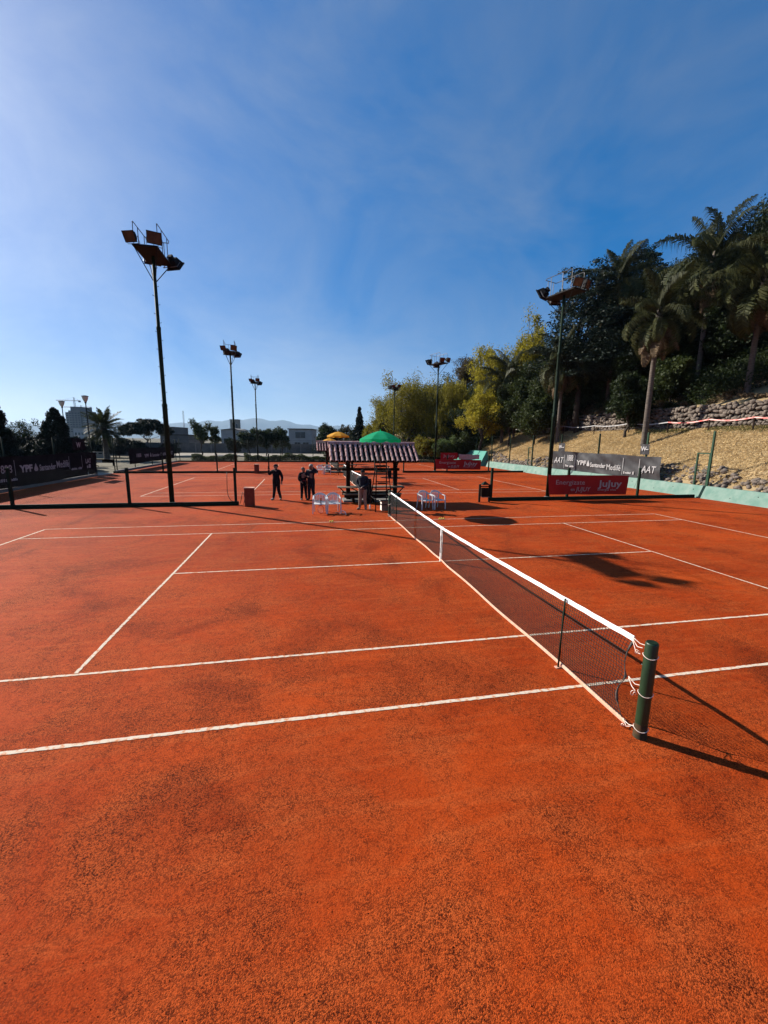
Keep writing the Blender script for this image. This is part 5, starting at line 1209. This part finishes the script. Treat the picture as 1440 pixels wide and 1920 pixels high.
rd = MB(); rd.sheet([[(x, 74, -0.014), (x, 90, -0.014)][::1] for x in np.linspace(-70, 12, 12)]); tag(rd.build('road', 'plaster_beige'), 'pale dirt road beyond the back fence', 'road', kind='structure')

def hedge(label, x0, x1, y, h, m, n, seed):
    C = np.stack([RNG.uniform(x0, x1, n), y+RNG.normal(size=n)*0.35, np.zeros(n)], 1)
    top = h*(0.8+0.22*np.sin(C[:, 0]*0.9)+0.12*np.sin(C[:, 0]*3.1)); C[:, 2] = top*RNG.random(n)**0.7
    V, Q = leaf_quads(C, 0.20, 0.09); root = thing('hedge', label, 'hedge', (0, 0, 0), group='clipped hedges')
    obj('foliage', np_mesh('foliage', V, Q, m), root)
    k = MB()
    for x in np.arange(x0, x1, 0.8): k.tube([(x, y, -0.02), (x+0.1, y, h*0.5), (x-0.1, y+0.1, h*0.8)], [0.03, 0.02, 0.008], 5)
    k.build('stems', 'bark', root)
hedge('low clipped hedge behind back fence, left part', -18.5, -12.6, 56.4, 1.0, 'leaf_mid', 5000, 1)
hedge('long clipped hedge behind back fence, right part', -11.6, 12.0, 56.4, 1.05, 'leaf_mid', 19000, 2)

# street lamps at left
def street_lamp(label, px, pyt, depth):
    p_ = at_d(px, pyt, depth); z = float(p_[2]); root = thing('street_lamp', label, 'street lamp', (float(p_[0]), float(p_[1]), 0), group='street lamps')
    MB().lathe([(0.09, 0), (0.09, 0.5), (0.06, 0.6), (0.045, z-0.75), (0.09, z-0.72), (0.09, z-0.6)], 10).build('pole', 'dark_metal', root, smooth=True)
    MB().lathe([(0.09, z-0.60), (0.20, z-0.40), (0.27, z-0.15), (0.285, z-0.06)], 14).build('glass_bowl', 'lamp_frost', root, smooth=True)
    MB().lathe([(0.31, z-0.06), (0.31, z-0.02), (0.10, z+0.03), (0, z+0.04)], 14).build('cap', 'dark_metal', root, smooth=True)
street_lamp('street lamp with flared glass head, right of pointed conifer', 159, 742, 40)
street_lamp('street lamp with flared glass head, left of the tower block', 115, 752, 45)

# ------------------------------------------------------------------ houses and town
def building(name, label, px0, px1, py_top, depth, m, wins, deep=8.0, base_py=None, roof=None, cat='house', group=None, z0=0.0, frame_m='plaster_white', py_ref=None):
    a, b_ = at_d(px0, py_top, depth), at_d(px1, py_top, depth); W = float(np.hypot(b_[0]-a[0], b_[1]-a[1])); az = math.atan2(b_[1]-a[1], b_[0]-a[0])
    H = float((a[2]+b_[2])/2)-z0; root = thing(name, label, cat, (float(a[0]), float(a[1]), z0), az, group=group)
    MB().box((W/2, deep/2, H/2), (W, deep, H)).build('wall', m, root)
    if roof == 'slab': MB().box((W/2, deep/2, H+0.10), (W+0.5, deep+0.5, 0.20)).build('roof', 'roof_dark', root)
    elif roof == 'parapet': MB().box((W/2, deep/2, H+0.06), (W+0.2, deep+0.2, 0.12)).build('roof', 'concrete', root)
    elif roof == 'gable':
        k = MB(); e = 0.3; v = [(-e, -e, H), (W+e, -e, H), (W+e, deep+e, H), (-e, deep+e, H), (W*0.75, -e, H+W*0.10), (W*0.75, deep+e, H+W*0.10)]
        k.add(v, [(0, 1, 4), (3, 5, 2), (0, 4, 5, 3), (1, 2, 5, 4), (0, 3, 2, 1)]); k.build('roof', 'concrete', root)
    for (u0, u1, v0, v1) in wins:
        f = MB().box((W*(u0+u1)/2, -0.02, H*(v0+v1)/2), (W*(u1-u0)+0.12, 0.08, H*(v1-v0)+0.12)).build('window', frame_m, root)
        MB().box((W*(u0+u1)/2, -0.07, H*(v0+v1)/2), (W*(u1-u0), 0.03, H*(v1-v0))).build('pane', 'window_glass', f)
        if W*(u1-u0) > 0.9: MB().box((W*(u0+u1)/2, -0.09, H*(v0+v1)/2), (0.05, 0.02, H*(v1-v0))).build('mullion', frame_m, f)
    return root
building('house', 'white two storey house beyond the wall, left of umbrellas', 541, 584, 805, 104, 'plaster_white', [(0.30, 0.72, 0.62, 0.88), (0.26, 0.50, 0.18, 0.42), (0.62, 0.86, 0.18, 0.42)], roof='slab', group='far houses')
building('house', 'white house with pitched roof below the water tank', 414, 446, 806, 100, 'plaster_white', [(0.15, 0.4, 0.35, 0.6), (0.55, 0.85, 0.35, 0.6)], roof='gable', group='far houses')
building('water_tower', 'pale square water tank tower above the pitched roof house', 431, 446, 787, 108, 'plaster_beige', [(0.72, 0.92, 0.72, 0.86)], deep=1.8, roof='parapet', cat='tower', group='far houses')
building('house', 'flat grey building peeking right of the near left mast', 311, 326, 801, 110, 'plaster_grey', [(0.2, 0.5, 0.7, 0.85)], roof='parapet', group='far houses')
building('house', 'long low grey building behind the left back fence', 300, 352, 816, 98, 'plaster_grey', [(0.1, 0.25, 0.4, 0.7), (0.45, 0.6, 0.4, 0.7)], roof='slab', group='far houses')
building('house', 'low grey house half hidden behind trees left of white house', 452, 536, 818, 112, 'plaster_grey', [(0.1, 0.2, 0.4, 0.7), (0.4, 0.5, 0.4, 0.7), (0.7, 0.8, 0.4, 0.7)], roof='slab', group='far houses')
p0_, p1_ = at_d(300, 831, 94), at_d(610, 830, 94)
root = thing('boundary_wall', 'long grey boundary wall in front of the far houses', 'wall', (float(p0_[0]), 91.5, 0))
Lw = float(p1_[0]-p0_[0])+4; n = int(Lw/3.2)
for i in range(n): MB().box(((i+0.5)*Lw/n, 0, 1.05), (Lw/n-0.06, 0.18, 2.1)).build('panel', 'plaster_grey', root)
for i in range(n+1): MB().box((i*Lw/n, -0.04, 1.12), (0.25, 0.30, 2.3)).build('pier', 'concrete', root)
p0_, p1_ = at_d(165, 838, 70), at_d(300, 838, 70)
root = thing('boundary_wall', 'shaded grey wall below the date palm and umbrella shaped tree', 'wall', (float(p0_[0]), float(p0_[1]), 0), math.atan2(float(p1_[1]-p0_[1]), float(p1_[0]-p0_[0])))
Lw = float(np.hypot(p1_[0]-p0_[0], p1_[1]-p0_[1]))
for i in range(8): MB().box(((i+0.5)*Lw/8, 0, 1.1), (Lw/8-0.05, 0.2, 2.3)).build('panel', 'plaster_grey', root)

# tower block under construction with two cranes
D = 520.0
def tower():
    a, b_ = at_d(122, 772, D), at_d(162, 772, D); az = math.atan2(b_[1]-a[1], b_[0]-a[0]); W = float(np.hypot(b_[0]-a[0], b_[1]-a[1]))
    H1, H2, H3 = ztop(150, 773, D), ztop(150, 763, D), ztop(150, 770, D)
    root = thing('tower_block', 'grey concrete tower block under construction on left skyline', 'building', (float(a[0]), float(a[1]), 0), az)
    MB().box((W*0.16, 9, H1/2), (W*0.32, 18, H1)).build('wing', 'concrete', root); MB().box((W*0.54, 9, H2/2), (W*0.44, 22, H2)).build('core_wall', 'plaster_grey', root); MB().box((W*0.88, 9, H3/2), (W*0.24, 18, H3-1)).build('wing', 'concrete', root)
    nf = 12
    for f in range(3, nf):
        z = H1*(f+0.5)/nf
        for u0, u1, y in ((0.03, 0.13, -0.05), (0.18, 0.28, -0.05), (0.36, 0.44, -2.05), (0.50, 0.58, -2.05), (0.64, 0.72, -2.05), (0.80, 0.88, -0.05), (0.91, 0.98, -0.05)):
            MB().box((W*(u0+u1)/2, y, z), (W*(u1-u0), 0.3, H1/nf*0.55)).build('window', 'window_glass', root)
        MB().box((W*0.16, -0.15, H1*f/nf), (W*0.32, 0.5, 0.5)).build('floor_slab', 'concrete', root)
    MB().box((W*0.10, 6, H1+1.2), (W*0.10, 5, 2.4)).build('roof_hut', 'concrete', root)
    a2, b2 = at_d(137, 803, D*0.7), at_d(162, 803, D*0.7)
    r2 = thing('flat_building', 'white flat roofed building at the foot of tower block', 'building', (float(a2[0]), float(a2[1]), 0)); w2 = float(b2[0]-a2[0]); h2 = float(a2[2])
    MB().box((w2/2, 5, h2/2), (w2, 10, h2)).build('wall', 'plaster_white', r2)
    for i in range(4): MB().box((w2*(0.15+0.23*i), -0.05, h2*0.55), (w2*0.14, 0.2, h2*0.2)).build('window', 'window_glass', r2)
    MB().box((w2/2, 5, h2+0.2), (w2+1, 11, 0.4)).build('roof', 'concrete', r2)
def lattice(mbk, p0, p1, w, n, r):
    p0, p1 = Vector(p0), Vector(p1); x, y, z = frame(p1-p0); c = [(x*sx+y*sy)*w/2 for sx, sy in ((-1, -1), (1, -1), (1, 1), (-1, 1))]
    for k in c: mbk.tube([p0+k, p1+k], r, 4)
    for i in range(n):
        a, b_ = p0+(p1-p0)*(i/n), p0+(p1-p0)*((i+1)/n)
        for j in range(4): mbk.tube([a+c[j], b_+c[(j+1) % 4]], r*0.6, 3)
def crane(label, px, jpx0, jpx1, pyj, pyt, D_):
    b_ = at_d(px, pyj, D_); root = thing('tower_crane', label, 'crane', (float(b_[0]), float(b_[1]), 0), group='tower cranes'); zj = float(b_[2]); zt = ztop(px, pyt, D_)
    k = MB(); lattice(k, (0, 0, 0), (0, 0, zj), 1.6, 24, 0.14); k.build('mast', 'grey_metal', root)
    e0, e1 = at_d(jpx0, pyj, D_)-b_, at_d(jpx1, pyj, D_)-b_
    k = MB(); lattice(k, (float(e0[0]), float(e0[1]), zj), (float(e1[0]), float(e1[1]), zj), 1.1, 20, 0.16); k.build('jib', 'grey_metal', root)
    k = MB(); lattice(k, (0, 0, zj), (0, 0, zt), 0.8, 4, 0.12)
    for e in (e0, e1): k.tube([(0, 0, zt), (float(e[0])*0.7, float(e[1])*0.7, zj+0.5)], 0.08, 3)
    k.build('apex', 'grey_metal', root)
    MB().box((float(e1[0])*0.9, float(e1[1])*0.9, zj-1.2), (2.5, 1.6, 2.2)).build('counterweight', 'concrete', root)
tower()
crane('higher tower crane with long jib above the tower block', 139, 105, 150, 751, 745, 560)
crane('lower tower crane with jib passing behind tower block', 152, 120, 172, 763.5, 760, 600)
p_ = at_d(347, 826, 420); MB_ = MB(); zt = ztop(347, 771, 420); lattice(MB_, (0, 0, 0), (0, 0, zt), 0.9, 26, 0.07)
tag(MB_.build('radio_mast', 'grey_metal', loc=(float(p_[0]), float(p_[1]), 0)), 'hair thin radio mast on the skyline right of near left mast', 'radio mast')

# blue mountains on the horizon
def mountains():
    DM = 9500.0; rows = []
    for i, px in enumerate(np.linspace(-500, 1500, 160)):
        dv = ray(px, 826); dv = dv/np.linalg.norm(dv[:2])*1.0
        pr = np.interp(px, [-500, 0, 180, 300, 345, 400, 440, 470, 500, 540, 580, 620, 800, 1500], [12, 14, 20, 24, 25, 27, 30, 37, 33, 29, 26, 24, 20, 14])
        pr += 1.8*math.sin(px*0.05)+1.2*math.sin(px*0.13+1)+0.6*math.sin(px*0.37)
        h_ = pr/F_PX*DM*1.05; row = []
        for t, q_ in ((0, 0), (0.35, 0.3), (0.7, 0.68), (1, 1), (1.5, 0.5), (2.2, 0)):
            rr = DM+(t-1)*1800; row.append((CAM[0]+dv[0]*rr, CAM[1]+dv[1]*rr, h_*q_*(1+0.06*math.sin(px*0.21+t*9)*(q_ < 1))-5*(q_ == 0)))
        rows.append(row)
    tag(MB().sheet(rows).build('mountains', 'mountain', smooth=True), 'far blue mountain ridge on the horizon', 'mountains', kind='structure')
mountains()

# ------------------------------------------------------------------ people
def person(label, loc, rotz, H, J, mats, head_turn=0.0, hair='hair_dark', cap=None, shoes=('shoe_dark', 'shoe_dark'), shirt=None):
    """J: wrists and elbows in body space (facing -Y, H=1.75)"""
    S = H/1.75; root = thing('person', label, 'person', loc, rotz)
    V, E, Rr, Tg = [], [], [], []
    def v(p_, r, tg, par=None):
        V.append(Vector(p_)*S); r = r if isinstance(r, tuple) else (r, r); gk = 1.0 if r[0] < 0.035 else 1.32; Rr.append((r[0]*gk, r[1]*gk)); Tg.append(tg)
        if par is not None: E.append((par, len(V)-1))
        return len(V)-1
    pel = v((0, 0, 0.96), (0.165, 0.125), 'leg'); wst = v((0, 0.0, 1.10), (0.155, 0.115), 'top', pel); che = v((0, 0.0, 1.30), (0.175, 0.125), 'top', wst); shb = v((0, 0.01, 1.43), (0.13, 0.10), 'top', che)
    nk = v((0, 0.0, 1.51), 0.058, 'skin', shb); jaw = v((0, -0.02, 1.575), (0.068, 0.075), 'skin', nk); hd = v((0, -0.008, 1.655), (0.078, 0.098), 'skin', jaw); v((0, 0.0, 1.725), (0.055, 0.070), 'skin', hd)
    for s, k in ((-1, 'R'), (1, 'L')):
        sh = v((s*0.185, 0.0, 1.415), 0.078, 'top', shb); el = v(J['e'+k], 0.056, 'top', sh)
        w = Vector(J['w'+k]); e_ = Vector(J['e'+k]); wr = v(w, 0.040, 'top', el); d = Vector(J.get('h'+k, (w-e_))).normalized()
        x, y_, _ = frame(d); pc = w+d*0.055; pm = v(pc, (0.030, 0.024), 'skin', wr); pe = v(w+d*0.095, (0.034, 0.018), 'skin', pm)
        for f in range(4):
            o_ = x*((f-1.5)*0.019); l_ = (0.062, 0.074, 0.068, 0.054)[f]; b0 = w+d*0.10+o_; b1 = b0+d*l_*0.55+y_*0.010; b2 = b0+d*l_*0.9+y_*0.034
            q0 = v(b0, 0.0095, 'skin', pe); q1 = v(b1, 0.0090, 'skin', q0); v(b2, 0.0078, 'skin', q1)
        t0 = v(pc+x*0.034, 0.011, 'skin', pm); v(pc+x*0.058+d*0.034+y_*0.012, 0.0095, 'skin', t0)
        hp = v((s*0.095, 0, 0.88), 0.098, 'leg', pel); kn = v(J.get('k'+k, (s*0.105, -0.015, 0.50)), 0.068, 'leg', hp)
        ft = J.get('f'+k, (s*0.12, 0.02, 0)); an = v((ft[0], ft[1], 0.10), 0.052, 'leg', kn); hl = v((ft[0], ft[1]-0.01, 0.048), 0.046, 'shoe'+k, an)
        dt = Vector((s*0.05, -0.14, 0)).normalized(); bl = v((ft[0]+dt.x*0.10, ft[1]+dt.y*0.10, 0.040), (0.040, 0.038), 'shoe'+k, hl); v((ft[0]+dt.x*0.19, ft[1]+dt.y*0.19, 0.030), (0.034, 0.028), 'shoe'+k, bl)
    me = bpy.data.meshes.new('skeleton'); me.from_pydata([tuple(q_) for q_ in V], E, [])
    o = bpy.data.objects.new('tmp_body', me); COL.objects.link(o)
    sk = o.modifiers.new('skin', 'SKIN'); sk.use_smooth_shade = True; sk.branch_smoothing = 0.3
    if not me.skin_vertices: return root
    for i, r_ in enumerate(Rr):
        d_ = me.skin_vertices[0].data[i]; d_.radius = (r_[0]*S, r_[1]*S); d_.use_root = (i == 0)
    o.modifiers.new('sub', 'SUBSURF').levels = 1
    bpy.context.view_layer.update(); dg = bpy.context.evaluated_depsgraph_get()
    bm_ = bpy.data.meshes.new_from_object(o.evaluated_get(dg)); bpy.data.objects.remove(o); bm_.name = 'body'; bm_.materials.clear()
    names = [mats['top'], mats['leg'], 'skin', shoes[0], shoes[1]]; idx = {'top': 0, 'leg': 1, 'skin': 2, 'shoeR': 3, 'shoeL': 4}
    if shirt: names.append(shirt)
    for m in names: bm_.materials.append(MATS[m])
    P = np.array([tuple(q_) for q_ in V])
    segs = [(P[a], P[b_], Tg[b_]) for a, b_ in E]
    for p_ in bm_.polygons:
        c = np.array(p_.center); best, bt = 9, 'top'
        for a, b_, t in segs:
            ab = b_-a; u = max(0, min(1, float((c-a) @ ab)/float(ab @ ab))); d_ = np.linalg.norm(c-(a+ab*u))
            if d_ < best-1e-6: best, bt = d_, t
        if bt == 'top' and c[2] < 0.92*S: bt = 'leg'
        if bt == 'leg' and c[2] > 0.93*S: bt = 'top'
        p_.material_index = idx[bt]
        if shirt and bt == 'top' and abs(c[0]) < 0.065*S and c[1] < -0.05*S and 1.0*S < c[2] < 1.45*S: p_.material_index = 5
        p_.use_smooth = True
    body = obj('body', bm_, root)
    hz = 1.655*S; hr = 0.105*S
    def hp_(c, sc, m, nm, lo=-1.0, n=12):
        k = MB(); prof = []
        for i in range(9):
            a = math.asin(lo)+(math.pi/2-math.asin(lo))*i/8 if lo > -1 else -math.pi/2+math.pi*i/8
            prof.append((max(0.001, math.cos(a)), math.sin(a)))
        k.lathe(prof, n); k.V = [tuple(Rz(head_turn) @ Vector((c[0]+x*sc[0], c[1]+y_*sc[1], z*sc[2]))+Vector((0, 0, c[2]))) for x, y_, z in k.V]
        return k.build(nm, m, root, smooth=True)
    if cap:
        hp_((0, 0.005, hz+0.025*S), (0.103*S, 0.118*S, 0.092*S), cap, 'cap', lo=0.0)
        k = MB(); g_ = [[Rz(head_turn) @ Vector((math.sin(a)*rr*S, -math.cos(a)*rr*S-0.01, hz+0.022*S-0.10*(rr-0.10)*S)) for a in np.linspace(-0.85, 0.85, 9)] for rr in (0.10, 0.14, 0.175)]
        k.slab(g_, (0, 0, 1), 0.006); k.build('cap_peak', cap, root)
        hp_((0, 0.03, hz-0.005), (0.092*S, 0.095*S, 0.075*S), hair, 'hair', lo=-0.5)
    else:
        hp_((0, 0.018, hz+0.020*S), (0.100*S, 0.112*S, 0.092*S), hair, 'hair', lo=-0.25)
    Rt = Rz(head_turn)
    for s in (-1, 1):
        hp_((s*0.080*S, 0.005, hz-0.012*S), (0.012*S, 0.020*S, 0.030*S), 'skin', 'ear', n=8)
        hp_((s*0.032*S, -0.095*S, hz+0.004*S), (0.011*S, 0.008*S, 0.007*S), 'eye_dark', 'eye', n=8)
    hp_((0, -0.108*S, hz-0.022*S), (0.012*S, 0.016*S, 0.020*S), 'skin', 'nose', n=8)
    hp_((0, -0.094*S, hz-0.060*S), (0.024*S, 0.008*S, 0.006*S), 'cloth_maroon', 'mouth', n=8)
    # jacket hem and collar
    k = MB(); k.V = []; k.lathe([(0.172*S, 0.90*S), (0.182*S, 0.93*S), (0.178*S, 1.00*S), (0.165*S, 1.06*S)], 18, cap=False); k.V = [(x, y_*0.78, z) for x, y_, z in k.V]; k.build('jacket_hem', mats['top'], root, smooth=True)
    k = MB(); k.lathe([(0.085*S, 1.44*S), (0.078*S, 1.49*S), (0.072*S, 1.525*S)], 14, cap=False); k.build('collar', mats['top'], root, smooth=True)
    return root
person('person in dark cap, navy jacket and beige trousers, hands clasped in front', (-0.86, 13.68, 0), math.radians(-28), 1.76,
       dict(eR=(-0.27, 0.02, 1.14), wR=(-0.06, -0.20, 0.98), hR=(0.8, -0.2, -0.45), eL=(0.27, 0.02, 1.14), wL=(0.06, -0.21, 1.0), hL=(-0.8, -0.2, -0.45), fR=(-0.14, 0.0, 0), fL=(0.14, 0.04, 0)),
       dict(top='cloth_navy', leg='cloth_beige'), head_turn=0.1, cap='cloth_black', shoes=('cloth_beige', 'cloth_beige'))
pA = person('person in black tracksuit raising a phone to take a picture', (-4.80, 17.15, 0), math.radians(-20), 1.80,
       dict(eR=(-0.30, -0.16, 1.26), wR=(-0.24, -0.30, 1.50), hR=(0.1, -0.2, 1.0), eL=(0.29, 0.05, 1.15), wL=(0.32, -0.08, 0.93), fR=(-0.15, -0.06, 0), fL=(0.16, 0.10, 0)),
       dict(top='cloth_black', leg='cloth_black'), head_turn=-0.4, cap='cloth_black', shoes=('shoe_pale', 'shoe_dark'))
k = thing('phone', 'phone held up by the person in black tracksuit', 'phone', (-5.14, 16.87, 1.66), math.radians(-20))
MB().box((0, 0, 0), (0.078, 0.009, 0.155)).build('case', 'rubber_black', k, bevel=0.004); MB().box((0, 0.0055, 0), (0.070, 0.002, 0.145)).build('screen', 'window_glass', k)
person('shorter person in open dark jacket over maroon shirt, hands near chest', (-3.44, 16.98, 0), math.radians(20), 1.66,
       dict(eR=(-0.27, 0.0, 1.12), wR=(-0.20, -0.18, 1.02), eL=(0.26, -0.06, 1.16), wL=(0.05, -0.24, 1.30), hL=(-0.5, -0.1, 0.6), fR=(-0.12, 0.02, 0), fL=(0.13, -0.04, 0)),
       dict(top='cloth_black', leg='cloth_black'), head_turn=0.5, hair='hair_dark', shirt='cloth_maroon')
person('taller white haired person in dark jacket with one hand at the ear', (-3.06, 16.92, 0), math.radians(-30), 1.83,
       dict(eR=(-0.24, -0.10, 1.14), wR=(-0.04, -0.24, 1.16), hR=(0.9, -0.1, 0.2), eL=(0.40, -0.06, 1.38), wL=(0.16, -0.10, 1.60), hL=(-0.6, 0.0, 0.7), fR=(-0.12, 0.0, 0), fL=(0.14, 0.03, 0)),
       dict(top='cloth_navy', leg='cloth_navy'), head_turn=-0.3, hair='hair_white')

# ------------------------------------------------------------------ haze: pale air that fades the mountains
hz = bpy.data.materials.new('haze_air'); hz.use_nodes = True; hz.node_tree.nodes.clear(); MATS['haze_air'] = hz
ho = hz.node_tree.nodes.new('ShaderNodeOutputMaterial'); hv = hz.node_tree.nodes.new('ShaderNodeVolumePrincipled')
hv.inputs['Color'].default_value = (0.45, 0.70, 1.0, 1); hv.inputs['Density'].default_value = 6e-5; hv.inputs['Anisotropy'].default_value = 0.2
hz.node_tree.links.new(hv.outputs[0], ho.inputs['Volume'])
HB = 14000
hb = MB().box((0, 0, 288.5), (2*HB, 2*HB, 583)).build('haze', 'haze_air'); tag(hb, 'thin pale haze in the distant air', 'haze', kind='stuff')
hb.display_type = 'WIRE'
